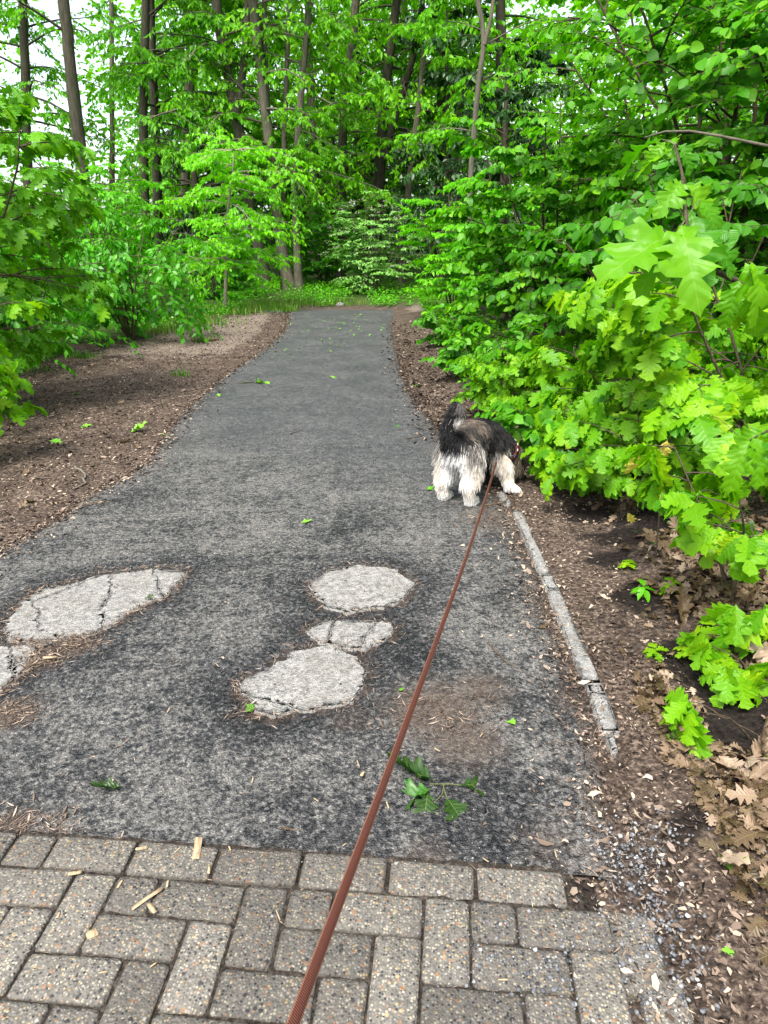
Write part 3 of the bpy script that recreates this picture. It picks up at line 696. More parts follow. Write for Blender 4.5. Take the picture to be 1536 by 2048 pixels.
def tree(label, trunks, crown_z, crown_r, n_limb, leafsize, tmpls, mat, bark, seed, n_sub=8, n_lf=13, tint=.5, name='forest_tree', cat='tree', group='tall trees behind the bend of the path', limb_az=None, lbase=0.0, droop=.6, tsd=.22, upness=.35):
    """trunks: list of (points, radii); limbs spring from them between crown_z heights"""
    rs = np.random.RandomState(seed); base = np.array(trunks[0][0][0], float); base[2] = float(terrain(base[0], base[1])) - .1
    root = thing(name, base, label, cat, group); P = []; D = []; Nn = []
    for pts, rad in trunks:
        pts = np.asarray(pts, float) - base; n = len(pts)
        ts = np.linspace(0, 1, n * 4); f = ts * (n - 1); pp = np.column_stack([np.interp(f, np.arange(n), pts[:, k]) for k in range(3)]); rr = np.interp(f, np.arange(n), rad)
        for _ in range(3): pp[1:-1] = (pp[:-2] + 2 * pp[1:-1] + pp[2:]) / 4
        pp[1:-1, :2] += rs.randn(len(pp) - 2, 2) * rr[1:-1, None] * .07
        T = Tubes(); T.add(pp, rr * (1 + rs.randn(len(rr)) * .03), 10); link('trunk', T.mesh('trunk', bark), root)
        per = max(1, n_limb // len(trunks))
        for k in range(per):
            z = crown_z[0] + (crown_z[1] - crown_z[0]) * (k + rs.rand()) / per
            t = np.searchsorted(pp[:, 2], z); 
            if t >= len(pp): t = len(pp) - 1
            p = pp[t]; az = rs.uniform(0, 6.283) if limb_az is None else limb_az[0] + rs.uniform(-1, 1) * limb_az[1]
            L = crown_r * rs.uniform(.5, 1.1) * (1 - .35 * (k / per))
            lp = limb(rs, p, (math.cos(az), math.sin(az), rs.uniform(-.1, upness * 2)), L, droop, 6, .12)
            T = Tubes(); r0 = max(.010, rr[t] * .28); T.add(lp, np.linspace(r0, r0 * .25, len(lp)), 5)
            for q_ in range(n_sub):
                tt = .2 + .8 * (q_ + rs.rand()) / n_sub; p2, d2 = at(lp, min(tt, .99)); d2 = nrm(d2); sd = np.cross(d2, (0, 0, 1)) * (1 if q_ % 2 else -1)
                sp = limb(rs, p2, d2 * .6 + sd * rs.uniform(.5, 1) + np.array((0, 0, rs.uniform(-.1, .3))), L * rs.uniform(.22, .45), droop * .8, 4, .14)
                T.add(sp, np.linspace(r0 * .3, r0 * .1, len(sp)), 3)
                for h_ in range(2):
                    p3, d3 = at(sp, rs.uniform(.3, .9)); d3 = nrm(d3); sd3 = np.cross(d3, (0, 0, 1)) * (1 if h_ else -1)
                    wp = limb(rs, p3, d3 + sd3 * .9, L * rs.uniform(.1, .2), droop, 2, .1)
                    a, b_, c = leaves_on(rs, wp, n_lf // 2, .1, hang=.7, up=.35); P += a; D += b_; Nn += c
                a, b_, c = leaves_on(rs, sp, n_lf, .1, hang=.7, up=.35); P += a; D += b_; Nn += c
            link('branch', T.mesh('branch', bark), root)
    if P: Nn = list(np.array(Nn) + np.array((0, -.35, 0)) + rs.randn(len(P), 3) * .3); build_foliage(root, base, rs, P, D, Nn, leafsize, tmpls, mat, 'crown', 0, None, tint, tsd)
    return root

def tp(Y, pix, r, zb=-.1, top=None):
    """trunk points through photo pixels at the distance Y, carried on above the picture"""
    pts = [PY(a, b, Y) for a, b in pix]
    p0 = pts[0].copy(); 
    if zb > 0: pass
    elif p0[2] > .3: pts = [np.array((p0[0] - (pts[1][0] - p0[0]) / max(.1, pts[1][2] - p0[2]) * p0[2] * .4, Y, zb))] + pts
    else: pts[0][2] = zb
    if top:
        d = (pts[-1] - pts[-2]) / max(.2, pts[-1][2] - pts[-2][2]); pts.append(pts[-1] + d * (top - pts[-1][2]) * .7 + np.array((0, 0, .3 * (top - pts[-1][2]))))
    n = len(pts); return np.array(pts), np.linspace(r, r * .62, n) * (1 + .35 * np.exp(-np.arange(n) * 3.0))

# --- tall trees
tree('dark straight tall trunk farthest left, rising out of the oak bush', [tp(17, [(178, 560), (172, 400), (155, 260), (140, 120), (127, 0)], .155, top=11)], (5.0, 10.5), 3.2, 9, .15, DIA, M_WOOD, M_BARK_DARK, 1, tint=.35, limb_az=(2.6, 1.3))
tree('dark slender trunk just left of its close twin, against the bright gap', [tp(20, [(296, 560), (290, 430), (287, 250), (288, 120), (293, 0)], .135, top=11)], (3.2, 10.5), 3.0, 20, .15, DIA, M_WOOD, M_BARK_DARK, 2, tint=.5, limb_az=(-.3, 1.4))
tree('dark slender trunk with a wavy stem just right of its close twin', [tp(20.6, [(318, 560), (316, 400), (312, 260), (304, 130), (302, 0)], .135, top=11)], (3.0, 10.5), 3.0, 22, .15, DIA, M_WOOD, M_BARK_DARK, 3, tint=.55, limb_az=(-.2, 1.6))
tree('grey brown leaning trunk that bends left above the hornbeam', [tp(20.2, [(536, 590), (520, 500), (497, 410), (485, 300), (468, 215), (440, 65), (425, -60)], .165, top=11), tp(20.0, [(470, 235), (485, 160), (494, 60), (497, -60)], .10, zb=3.4, top=11)], (2.2, 10.5), 3.3, 36, .155, DIA, M_WOOD, M_BARK_MID, 4, tint=.5)
tree('grey multi stemmed tree with leaning pale base beside the path end', [tp(19.6, [(582, 588), (568, 520), (556, 440), (545, 350), (527, 190), (511, 60), (500, -60)], .15, top=11), tp(19.5, [(600, 582), (593, 480), (590, 380), (598, 230), (609, 110), (622, 0), (630, -60)], .10, top=11), tp(19.8, [(556, 440), (548, 340), (534, 200), (528, 60), (530, -60)], .07, zb=2.0, top=11), tp(19.8, [(563, 420), (568, 300), (573, 150), (578, 0), (580, -60)], .07, zb=2.2, top=11)], (2.1, 10.5), 3.0, 52, .155, DIA, M_WOOD, M_BARK_GREY, 5, tint=.62)
tree('thin brown trunk standing alone behind the elder', [tp(23, [(682, 560), (680, 390), (688, 220), (706, 70), (716, -40)], .15, top=11)], (2.6, 10.5), 2.8, 26, .155, DIA, M_WOODY, M_BARK_MID, 6, tint=.45)
tree('dark forked trunk above the right half of the elder', [tp(22.5, [(752, 560), (757, 375), (765, 250), (778, 110), (800, -30)], .17, top=11), tp(22.5, [(768, 310), (795, 220), (830, 110), (850, -40)], .10, zb=3.6, top=11)], (2.6, 10.5), 3.0, 30, .155, DIA, M_WOODY, M_BARK_DARK, 7, tint=.5)
tree('thin brown leaning trunk right of the forked one', [tp(21, [(800, 560), (815, 380), (838, 210), (850, 80), (870, -40)], .09, top=11)], (2.6, 10.5), 2.5, 24, .15, DIA, M_WOODY, M_BARK_MID, 8, tint=.55)
tree('pale slim trunk that forks into a high Y above the right hand hedge', [tp(13.5, [(935, 560), (938, 400), (948, 250), (962, 130), (970, 75), (950, -20)], .055, top=9), tp(13.5, [(968, 90), (980, 50), (990, -30)], .036, zb=4.4, top=9)], (2.6, 9), 2.0, 16, .11, HEX, M_WOODY, M_BARK_GREY, 9, tint=.45, limb_az=(1.5, 1.6), group='slim young trees')
extra = [(365, 26, 'mid brown trunk deep in the wood behind the hornbeam crown', .16), (395, 24, 'thin dark trunk deep in the wood, next right of the mid brown one', .12), (440, 28, 'dark trunk deep in the wood behind the bent trunk', .18), (630, 27, 'dark trunk far back between the multi stemmed tree and the lone thin one', .16), (725, 30, 'dark trunk far back behind the elder bush', .2), (880, 24, 'dark ivy hung trunk behind the hedge end', .2), (905, 27, 'dark trunk far back next to the pale forked tree', .17), (1010, 22, 'brown trunk hidden in leaves above the hedge', .17), (60, 27, 'dark trunk far left behind the oak bush', .17), (225, 30, 'thin trunk far back in the bright gap', .10), (660, 31, 'far trunk showing through leaves above the path end', .17), (810, 30, 'far dark trunk behind the leaning brown one', .16)]
for i, (px, Yd, lab, r) in enumerate(extra):
    rs = random.Random(i); a = rs.uniform(-25, 25)
    lo = 3.5 if px in (225, 60) else 2.0
    tree(lab, [tp(Yd, [(px, 540), (px + a * .4, 300), (px + a, 60), (px + a * 1.1, -60)], r, top=11)], (lo, 10.5), 3.4, 4 if px == 225 else 28, .17, DIA, M_WOOD if i % 2 else M_WOODY, M_BARK_DARK if i % 3 else M_BARK_MID, 30 + i, tint=.4 + .05 * (i % 4))
# dark evergreens in the depth
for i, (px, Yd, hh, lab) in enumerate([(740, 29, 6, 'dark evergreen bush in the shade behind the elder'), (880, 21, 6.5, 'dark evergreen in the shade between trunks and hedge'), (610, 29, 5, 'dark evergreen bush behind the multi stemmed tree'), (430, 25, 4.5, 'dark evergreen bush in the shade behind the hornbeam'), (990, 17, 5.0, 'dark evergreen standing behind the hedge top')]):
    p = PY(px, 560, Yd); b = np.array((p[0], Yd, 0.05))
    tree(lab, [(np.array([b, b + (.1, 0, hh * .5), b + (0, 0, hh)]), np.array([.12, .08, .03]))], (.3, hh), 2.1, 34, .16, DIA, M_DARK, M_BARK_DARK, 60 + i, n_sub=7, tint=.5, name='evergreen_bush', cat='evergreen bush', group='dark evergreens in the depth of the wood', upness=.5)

# --- far wood that reads as one mass
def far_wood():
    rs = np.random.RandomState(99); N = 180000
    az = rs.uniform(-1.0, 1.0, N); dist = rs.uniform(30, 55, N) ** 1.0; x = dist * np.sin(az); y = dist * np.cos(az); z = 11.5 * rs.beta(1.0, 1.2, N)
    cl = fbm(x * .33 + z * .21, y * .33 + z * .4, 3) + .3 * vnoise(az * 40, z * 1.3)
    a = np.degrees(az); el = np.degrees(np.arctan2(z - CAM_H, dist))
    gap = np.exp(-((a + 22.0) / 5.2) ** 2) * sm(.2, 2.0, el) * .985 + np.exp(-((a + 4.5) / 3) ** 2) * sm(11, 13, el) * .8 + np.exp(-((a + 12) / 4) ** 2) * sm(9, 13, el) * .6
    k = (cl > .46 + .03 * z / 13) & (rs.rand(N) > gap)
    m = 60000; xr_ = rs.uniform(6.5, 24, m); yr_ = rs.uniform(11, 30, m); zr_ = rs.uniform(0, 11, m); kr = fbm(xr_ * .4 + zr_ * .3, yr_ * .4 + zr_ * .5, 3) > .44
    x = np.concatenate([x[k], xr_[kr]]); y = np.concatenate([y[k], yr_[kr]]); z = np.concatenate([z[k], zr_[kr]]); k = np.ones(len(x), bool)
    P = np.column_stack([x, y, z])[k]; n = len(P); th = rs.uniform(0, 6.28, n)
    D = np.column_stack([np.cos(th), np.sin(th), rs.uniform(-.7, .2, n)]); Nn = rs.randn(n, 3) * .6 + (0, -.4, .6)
    V, F, U, T = merge([scatter(DIA[0], P, frames(D, Nn), rs.uniform(.2, .42, n), np.clip(rs.normal(.45, .2, n) + (z[k] / 13 - .4) * .25, 0, 1))])  # leaf tint rises with height: brighter sunlit upper foliage painted into the colour
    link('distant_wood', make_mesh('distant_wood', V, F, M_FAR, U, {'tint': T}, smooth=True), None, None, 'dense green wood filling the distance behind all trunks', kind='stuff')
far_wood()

# --- understorey on the left and in the middle
HAZ_S = leaf_meshes(OVALS, M_HAZEL); OAK_S = leaf_meshes(OAKS, M_OAK); OAKM_S = leaf_meshes(OAKS_LO, M_OAK_MID); CHE_S = leaf_meshes(LANCES, M_CHERRY)
def gp(px, py): p = Gt(px, py); return np.array((p[0], p[1], p[2]))
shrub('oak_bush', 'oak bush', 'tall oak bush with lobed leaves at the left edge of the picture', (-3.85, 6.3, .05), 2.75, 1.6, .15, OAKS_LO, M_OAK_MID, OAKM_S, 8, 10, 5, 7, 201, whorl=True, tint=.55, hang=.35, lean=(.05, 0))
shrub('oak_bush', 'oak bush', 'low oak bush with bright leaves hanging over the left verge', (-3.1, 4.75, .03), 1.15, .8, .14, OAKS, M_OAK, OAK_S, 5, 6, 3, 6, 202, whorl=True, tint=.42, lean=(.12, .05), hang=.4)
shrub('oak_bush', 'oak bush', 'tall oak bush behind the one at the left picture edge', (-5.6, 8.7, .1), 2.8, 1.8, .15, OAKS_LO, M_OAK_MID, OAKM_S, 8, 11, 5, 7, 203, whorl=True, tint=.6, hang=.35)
shrub('cherry_bush', 'bush', 'leafy bush with drooping narrow leaves left of the hornbeam', (-3.7, 10.8, .1), 2.1, 1.7, .11, LANCES, M_CHERRY, CHE_S, 8, 9, 5, 10, 204, droop=.9, hang=.5, tint=.55)
shrub('cherry_bush', 'bush', 'leafy bush with narrow leaves in front of the oak bush', (-4.2, 8.6, .1), 1.5, 1.4, .10, LANCES, M_CHERRY, CHE_S, 8, 8, 5, 9, 205, droop=.9, hang=.5, tint=.4)
shrub('cherry_bush', 'bush', 'green bush with narrow leaves behind and left of the hornbeam stem', (-5.3, 13.5, .1), 2.6, 2.0, .11, HEX, M_CHERRY, None, 9, 10, 6, 10, 206, droop=.8, hang=.5, tint=.6)
shrub('beech_bush', 'bush', 'bright green bush behind the far left of the verge', (-7.2, 12.0, .1), 3.0, 2.2, .11, HEX, M_BEECH, None, 9, 10, 6, 10, 207, tint=.3)
shrub('beech_bush', 'bush', 'bright layered bush right below the pair of slender dark trunks', (-6.4, 16.5, .1), 3.4, 2.4, .11, HEX, M_BEECH, None, 9, 11, 6, 10, 208, tint=.25)
shrub('beech_bush', 'bush', 'dim green bush in the shade behind the hornbeam stem', (-3.9, 17.6, .1), 1.5, 1.3, .11, HEX, M_CHERRY, None, 8, 9, 6, 9, 209, tint=.3)
shrub('beech_bush', 'bush', 'dim green bush in the shade right of the multi stemmed tree', (-1.7, 21.0, .1), 2.2, 1.5, .11, HEX, M_CHERRY, None, 8, 9, 6, 9, 210, tint=.35)
shrub('beech_bush', 'bush', 'bright green bush high between multi stemmed tree and elder', (-1.5, 23.0, .1), 4.3, 1.9, .12, HEX, M_BEECH, None, 8, 10, 6, 9, 211, tint=.35)
# young hornbeam with flat sprays
hb = G(450, 624); 
def hornbeam():
    Yh = hb[1]; pts = np.array([PY(450, 624, Yh), PY(453, 540, Yh), PY(452, 450, Yh), PY(462, 370, Yh), PY(470, 300, Yh)])
    return tree('slim young hornbeam with flat bright sprays on the left verge', [(pts, np.array([.04, .034, .028, .02, .008]))], (.75, 3.35), 1.65, 46, .095, HEX, M_BEECH, M_BARK_PALE, 212, n_sub=9, n_lf=9, tint=.6, name='young_hornbeam', cat='young tree', group=None, droop=.35, upness=.12)
hornbeam()
# elder in flower
eb = G(745, 603)
el_root = shrub('elder_bush', 'elder bush', 'grey green elder bush covered with flat white flower heads', (eb[0] - .05, eb[1] + 1.3, .05), 2.55, 1.35, .085, HEX, M_ELDER, None, 12, 10, 6, 9, 213, tint=.8, droop=.5, bark=M_BARK_MID)
def elder_flowers():
    rs = np.random.RandomState(3)
    for k in range(95):
        th = rs.uniform(2.6, 6.8); ph = rs.uniform(.1, 1.35); rr = 1.32 + rs.uniform(-.25, .12)
        c = np.array((rr * math.cos(th) * math.cos(ph), rr * math.sin(th) * math.cos(ph), .5 + 1.75 * math.sin(ph)))
        n = 22; off = rs.randn(n, 3) * (.045, .045, .012); P = c + off; D = rs.randn(n, 3) * (1, 1, .2); Nn = np.tile((0, 0, 1.0), (n, 1)) + rs.randn(n, 3) * .2
        V, F, U, T = merge([scatter(DIA[0], P, frames(D, Nn), rs.uniform(.02, .032, n))])
        link('flower_head', make_mesh('flower_head', V, F, M_FLOWER), el_root)
elder_flowers()
# --- hedge on the right
shrub('beech_bush', 'bush', 'light green bush at the far end of the right hand hedge', (1.25, 13.4, .1), 2.2, 1.15, .10, HEX, M_BEECH, None, 8, 9, 6, 9, 220, tint=.45)
shrub('beech_bush', 'bush', 'light green bush with oval leaves second from the hedge end', (1.9, 11.2, .15), 2.7, 1.3, .10, OVALS, M_BEECH, None, 8, 9, 6, 9, 221, tint=.25)
shrub('hazel_bush', 'hazel bush', 'dark green hazel with round leaves leaning out over the path', (2.0, 8.8, .25), 2.7, 1.35, .10, OVALS, M_HAZEL, HAZ_S, 9, 11, 6, 10, 222, tint=.5, lean=(-.06, 0))
shrub('hazel_bush', 'hazel bush', 'large hazel with round leaves filling the upper right', (3.4, 7.4, .4), 4.6, 2.2, .105, OVALS, M_HAZEL, HAZ_S, 10, 15, 6, 11, 223, tint=.55, lean=(-.03, 0))
shrub('hazel_bush', 'hazel bush', 'tall hazel with round leaves at the right picture edge', (4.3, 5.4, .45), 4.4, 2.0, .105, OVALS, M_HAZEL, HAZ_S, 10, 14, 6, 10, 224, tint=.5, lean=(-.04, 0))
shrub('hazel_bush', 'hazel bush', 'dark green hazel low behind the bright oak saplings', (2.3, 5.7, .35), 1.9, 1.25, .11, OVALS, M_HAZEL, HAZ_S, 9, 9, 5, 8, 225, tint=.35, lean=(-.05, 0))
shrub('hazel_bush', 'hazel bush', 'tall hazel behind the hedge between the trunks', (4.0, 11.0, .4), 5.2, 2.3, .12, HEX, M_HAZEL, None, 10, 13, 7, 9, 226, tint=.65)
shrub('hazel_bush', 'hazel bush', 'tall bright hazel behind the top edge of the hedge', (6.5, 9.5, .5), 5.5, 2.6, .12, HEX, M_HAZEL, None, 10, 13, 7, 9, 227, tint=.7)
for i, (px, py, h, lab) in enumerate([(905, 745, .55, 'low bush at the hedge foot farther off than the dog'), (860, 690, .6, 'low bush at the hedge foot near the far end'), (970, 820, .55, 'low bright bush right behind the back of the dog'), (1060, 905, .5, 'low dark bush beside the head of the dog'), (1010, 790, .75, 'mid height dark bush above the dog')]):
    shrub('hazel_seedling', 'low bush', lab, gp(px + 40, py), h, .5, .085, OVALS if i != 2 else OAKS_LO, M_HAZEL if i != 2 else M_OAK, (HAZ_S if i != 2 else leaf_meshes(OAKS_LO, M_OAK)), 6, 6, 3, 6, 230 + i, tint=.6 if i != 2 else .5, group='low bushes at the foot of the hedge')
# bright red oak saplings
def oak_sapling(label, base, h, r, size, seed, n_stem=3, n_br=7, n_tw=3, n_lf=6, lean=(0, 0), tint=.6, tsd=.2, low=.3):
    return shrub('oak_sapling', 'oak sapling', label, base, h, r, size, OAKS, M_OAK, OAK_S, n_stem, n_br, n_tw, n_lf, seed, whorl=True, lean=lean, tint=tint, hang=.55, droop=.6, group='red oak saplings along the right bank', tsd=tsd, low=low)
oak_sapling('bushy bright oak sapling in the middle of the right bank', gp(1330, 960) + (.1, .35, 0), 1.25, .85, .165, 240, 5, 7, 3, 6, (-.12, 0), .55)
oak_sapling('oak sapling leaning towards the dog from the bank', gp(1230, 920) + (.25, .4, 0), .95, .75, .15, 241, 5, 6, 3, 6, (-.14, 0), .5)
oak_sapling('thin oak sapling with a bare dark stem rooted among dead leaves', gp(1466, 1195), .75, .5, .155, 242, 2, 5, 2, 5, (-.12, .02), .6, low=.5)
oak_sapling('taller oak sapling behind the thin bare stemmed one', gp(1520, 1010) + (.1, .1, 0), 1.5, .8, .165, 243, 4, 7, 3, 6, (-.08, -.02), .6)
oak_sapling('knee high oak sapling beside the hedge foot farther than the dog', gp(1110, 830) + (.2, .3, 0), .8, .6, .12, 244, 5, 5, 3, 6, (-.1, 0), .5)
oak_sapling('low oak sapling between the dog and the black soil patches', gp(1190, 985) + (.1, .25, 0), .5, .5, .12, 247, 5, 5, 3, 6, (-.1, 0), .5)
oak_sapling('low oak sapling behind the hanging withered yellow leaves', gp(1310, 1010) + (.05, .2, 0), .65, .55, .13, 248, 5, 5, 3, 6, (-.1, 0), .5)
oak_sapling('small oak seedling at the right picture edge above dead leaves', gp(1500, 1330), .22, .22, .12, 245, 2, 3, 1, 5, (-.1, 0), .65, low=.4)
oak_sapling('small oak seedling low at the right picture edge beside black soil', gp(1530, 1470), .24, .22, .12, 246, 2, 3, 1, 5, (-.1, 0), .7, low=.4)
# the near branch that hangs in from the right
NEAR = []
for i in range(7):
    rs = np.random.RandomState(340 + i); NEAR.append(cdt_leaf(oak_outline(rs, rs.uniform(.8, 1.15)), 2, rs.uniform(.45, .95), rs.uniform(.15, .55), rs.uniform(.06, .11), i, rs.uniform(-.15, .15), rs.uniform(-.6, .6)))
NEAR_S = leaf_meshes(NEAR, M_OAK)
def near_branch():
    rs = np.random.RandomState(77); base = np.array((2.15, 1.75, .45)); root = thing('oak_branch', base, 'near oak branch with very large bright leaves reaching in from the right', 'oak branch')
    p = lambda px, py, Yd: PY(px, py, Yd) - base
    main = np.array([(0, 0, -.05), (-.05, .0, .35), p(1640, 760, 1.85), p(1560, 610, 1.85), p(1470, 560, 1.8), p(1400, 530, 1.75), p(1372, 440, 1.75), p(1365, 350, 1.8), p(1350, 290, 1.85)])
    T = Tubes(); T.add(main, np.linspace(.012, .0025, len(main)), 6); link('stem', T.mesh('stem', M_TWIG), root)
    tw = np.array([main[2], p(1600, 700, 1.6), p(1520, 560, 1.55), p(1490, 520, 1.5)]); T = Tubes(); T.add(tw, np.linspace(.006, .002, 4), 5); link('stem', T.mesh('stem', M_TWIG), root)
    tw2 = np.array([main[2], p(1600, 800, 1.7), p(1540, 860, 1.7), p(1500, 880, 1.7)]); T = Tubes(); T.add(tw2, np.linspace(.006, .002, 4), 5); link('stem', T.mesh('stem', M_TWIG), root)
    # (base pixel, tip pixel, distance, tip distance, tint)
    spec = [((1352, 470), (1225, 500), 1.75, 1.62, .62), ((1362, 455), (1395, 545), 1.74, 1.55, .66), ((1365, 360), (1330, 405), 1.8, 1.72, .6), ((1372, 370), (1462, 425), 1.8, 1.75, .6), ((1400, 400), (1465, 445), 1.78, 1.70, .5),
            ((1350, 410), (1285, 390), 1.8, 1.85, .5), ((1345, 470), (1295, 560), 1.77, 1.68, .5), ((1380, 430), (1440, 560), 1.76, 1.62, .5), ((1365, 500), (1400, 590), 1.74, 1.66, .5), ((1420, 480), (1500, 530), 1.76, 1.7, .42),
            ((1490, 525), (1545, 660), 1.5, 1.42, .72), ((1500, 520), (1580, 600), 1.5, 1.4, .66), ((1480, 560), (1450, 640), 1.55, 1.5, .6), ((1360, 320), (1285, 270), 1.85, 1.9, .6), ((1345, 300), (1245, 330), 1.85, 1.9, .7), ((1330, 285), (1290, 330), 1.87, 1.84, .7), ((1325, 280), (1215, 300), 1.9, 2.0, .55),
            ((1355, 290), (1400, 315), 1.85, 1.8, .55), ((1350, 285), (1320, 250), 1.86, 1.95, .6), ((1500, 880), (1460, 960), 1.7, 1.62, .6), ((1505, 875), (1545, 960), 1.7, 1.6, .65), ((1530, 860), (1440, 900), 1.7, 1.72, .6), ((1540, 855), (1590, 930), 1.68, 1.6, .6), ((1560, 830), (1510, 800), 1.7, 1.75, .55)]
    for i, (b, t, Yb, Yt, ti) in enumerate(spec):
        P0 = p(*b, Yb); P1 = p(*t, Yt); d = P1 - P0; L = np.linalg.norm(d); nn = np.array((rs.uniform(-.45, .45), -.55, .8))
        Fm = frames(d[None], nn[None])[0]; k = rs.randint(0, len(OAKS))
        o = bpy.data.objects.new('leaf', NEAR_S[i % 7][min(4, max(0, int((ti - .42 + rs.uniform(-.1, .25)) * 4.99)))]); col.objects.link(o); o.parent = root; M4 = Matrix.Identity(4)
        for a in range(3):
            for c in range(3): M4[a][c] = Fm[a, c] * L * .92
            M4[a][3] = P0[a]
        o.matrix_basis = M4
        # stalk
        tpos = main[np.argmin(np.linalg.norm(main - P0, axis=1))]
        if np.linalg.norm(tpos - P0) < .12: T = Tubes(); T.add(np.array([tpos, (tpos + P0) / 2 + (0, 0, .004), P0]), .0015, 4); link('leaf_stalk', T.mesh('leaf_stalk', M_TWIG_GREEN), root)
near_branch()
# slim bare grey branch and dark hazel rods in the upper right
def bare_branch():
    base = PY(1600, 300, 3.2); root = thing('bare_branch', base, 'slim grey branch crossing the leaves in the upper right', 'branch')
    pts = np.array([PY(x, y, Yd) for x, y, Yd in [(1700, 330, 3.2), (1600, 308, 3.2), (1536, 292, 3.2), (1440, 272, 3.2), (1380, 262, 3.25), (1330, 263, 3.3), (1290, 275, 3.4)]]) - base
    T = Tubes(); T.add(pts, np.linspace(.008, .003, len(pts)), 6); link('wood', T.mesh('wood', M_BARK_GREY), root)
bare_branch()

# ------------------------------------------------------------------ ground cover and grass
def cover(name, label, n, sampler, size, tmpls, mat, hgt, seed, tint=.5):
    rs = np.random.RandomState(seed); x, y = sampler(rs, n); k = fbm(x * 1.6, y * 1.6, 3) > .38; x, y = x[k], y[k]; n = len(x)
    P = np.column_stack([x, y, np.maximum(terrain(x, y), 0) + rs.uniform(.01, hgt, n)]); th = rs.uniform(0, 6.28, n)
    D = np.column_stack([np.cos(th), np.sin(th), rs.uniform(-.4, .35, n)]); Nn = rs.randn(n, 3) * .3 + (0, 0, 1); w_ = rs.randint(0, len(tmpls), n)
    parts = [scatter(t, P[w_ == i], frames(D, Nn)[w_ == i], size * rs.uniform(.5, 1.2, (w_ == i).sum()), np.clip(rs.normal(tint, .2, (w_ == i).sum()), 0, 1)) for i, t in enumerate(tmpls)]
    V, F, U, T = merge(parts); link(name, make_mesh(name, V, F, mat, U, {'tint': T}, smooth=True), None, None, label, kind='stuff')
def left_bank(rs, n):
    y = rs.uniform(3.2, 16.5, n); b = np.interp(y, [3, 4, 6, 8, 10.5, 13, 16], [1.2, 1.3, 1.6, 2.6, 2.3, 1.7, .6]); return xl(np.clip(y, .4, YEND)) - b - rs.exponential(.9, n) + .1 + .5 * (fbm(y * 1.1, y * 0, 3) - .45), y
cover('ground_cover', 'low green plants along the back of the left verge', 9000, left_bank, .06, HEX, M_COVER, .16, 1, .5)
def mid_bank(rs, n): return rs.uniform(-4.2, 1.3, n), YEND + .45 + rs.uniform(0, 1, n) ** 1.4 * 6
cover('ground_cover', 'low green plants behind the far end of the path', 12000, mid_bank, .07, HEX, M_COVER, .22, 2, .55)
def right_bank(rs, n): y = rs.uniform(4.6, 16, n); return np.maximum(xr(y), .3) + .45 + rs.exponential(.6, n), y
cover('ground_cover', 'low green plants under the right hand hedge', 7000, right_bank, .065, OVALS, M_HAZEL, .22, 3, .5)
def ivy_bank(rs, n):
    out = []
    for px, py, s in [(1440, 1050, .16), (1500, 1090, .14), (1380, 1040, .12), (1180, 985, .1)]:
        p = Gt(px, py); out.append(np.column_stack([p[0] + rs.randn(n // 4) * s, p[1] + rs.randn(n // 4) * s]))
    o = np.concatenate(out); return o[:, 0], o[:, 1]
cover('ivy', 'dark ivy creeping over dead leaves below the oak saplings', 260, ivy_bank, .05, OAKS_LO, M_DARK, .06, 4, .9)
def grass(name, label, spots, n, h, seed):
    rs = np.random.RandomState(seed); V = []; F = []; T = []; c = 0
    for (cx, cy, sx, sy, wgt) in spots:
        for k in range(int(n * wgt)):
            x = cx + rs.randn() * sx; y = cy + rs.randn() * sy; z = max(0, float(terrain(x, y))) - .004; hh = h * rs.uniform(.4, 1.1); a = rs.uniform(0, 6.28); l = rs.uniform(.1, .6) * hh; wd = .0022 + .0002 * cy
            ux, uy = -math.sin(a), math.cos(a); m = (x + math.cos(a) * l * .35, y + math.sin(a) * l * .35, z + hh * .62)
            V += [(x - ux * wd, y - uy * wd, z), (x + ux * wd, y + uy * wd, z), (m[0] + ux * wd * .8, m[1] + uy * wd * .8, m[2]), (m[0] - ux * wd * .8, m[1] - uy * wd * .8, m[2]), (x + math.cos(a) * l, y + math.sin(a) * l, z + hh)]
            F += [(c, c + 1, c + 2), (c, c + 2, c + 3), (c + 3, c + 2, c + 4)]; T += [rs.rand()] * 5; c += 5
    link(name, make_mesh(name, V, [np.array(F)], M_GRASS, np.zeros((len(V), 2)), {'tint': T}), None, None, label, kind='stuff')
gs = []
for px, py, sx, sy, wg in [(520, 617, .35, .3, 1.2), (470, 626, .3, .3, .7), (560, 622, .2, .12, .5), (385, 650, .35, .35, .6), (330, 665, .3, .3, .4), (640, 612, .5, .15, .5)]:
    p = G(px, py); gs.append((p[0], p[1], sx, sy, wg))
grass('grass', 'short green grass round the hornbeam and the path bend', gs, 900, .16, 1)
gs = []
for px, py, sx, sy, wg in [(405, 684, .07, .05, .5), (362, 752, .05, .04, .25), (165, 715, .10, .08, .5), (20, 742, .2, .12, 1)]:
    p = Gt(px, py); gs.append((p[0], p[1], sx, sy, wg))
grass('grass_tuft', 'small grass tufts in the brown verge', gs, 260, .09, 2)
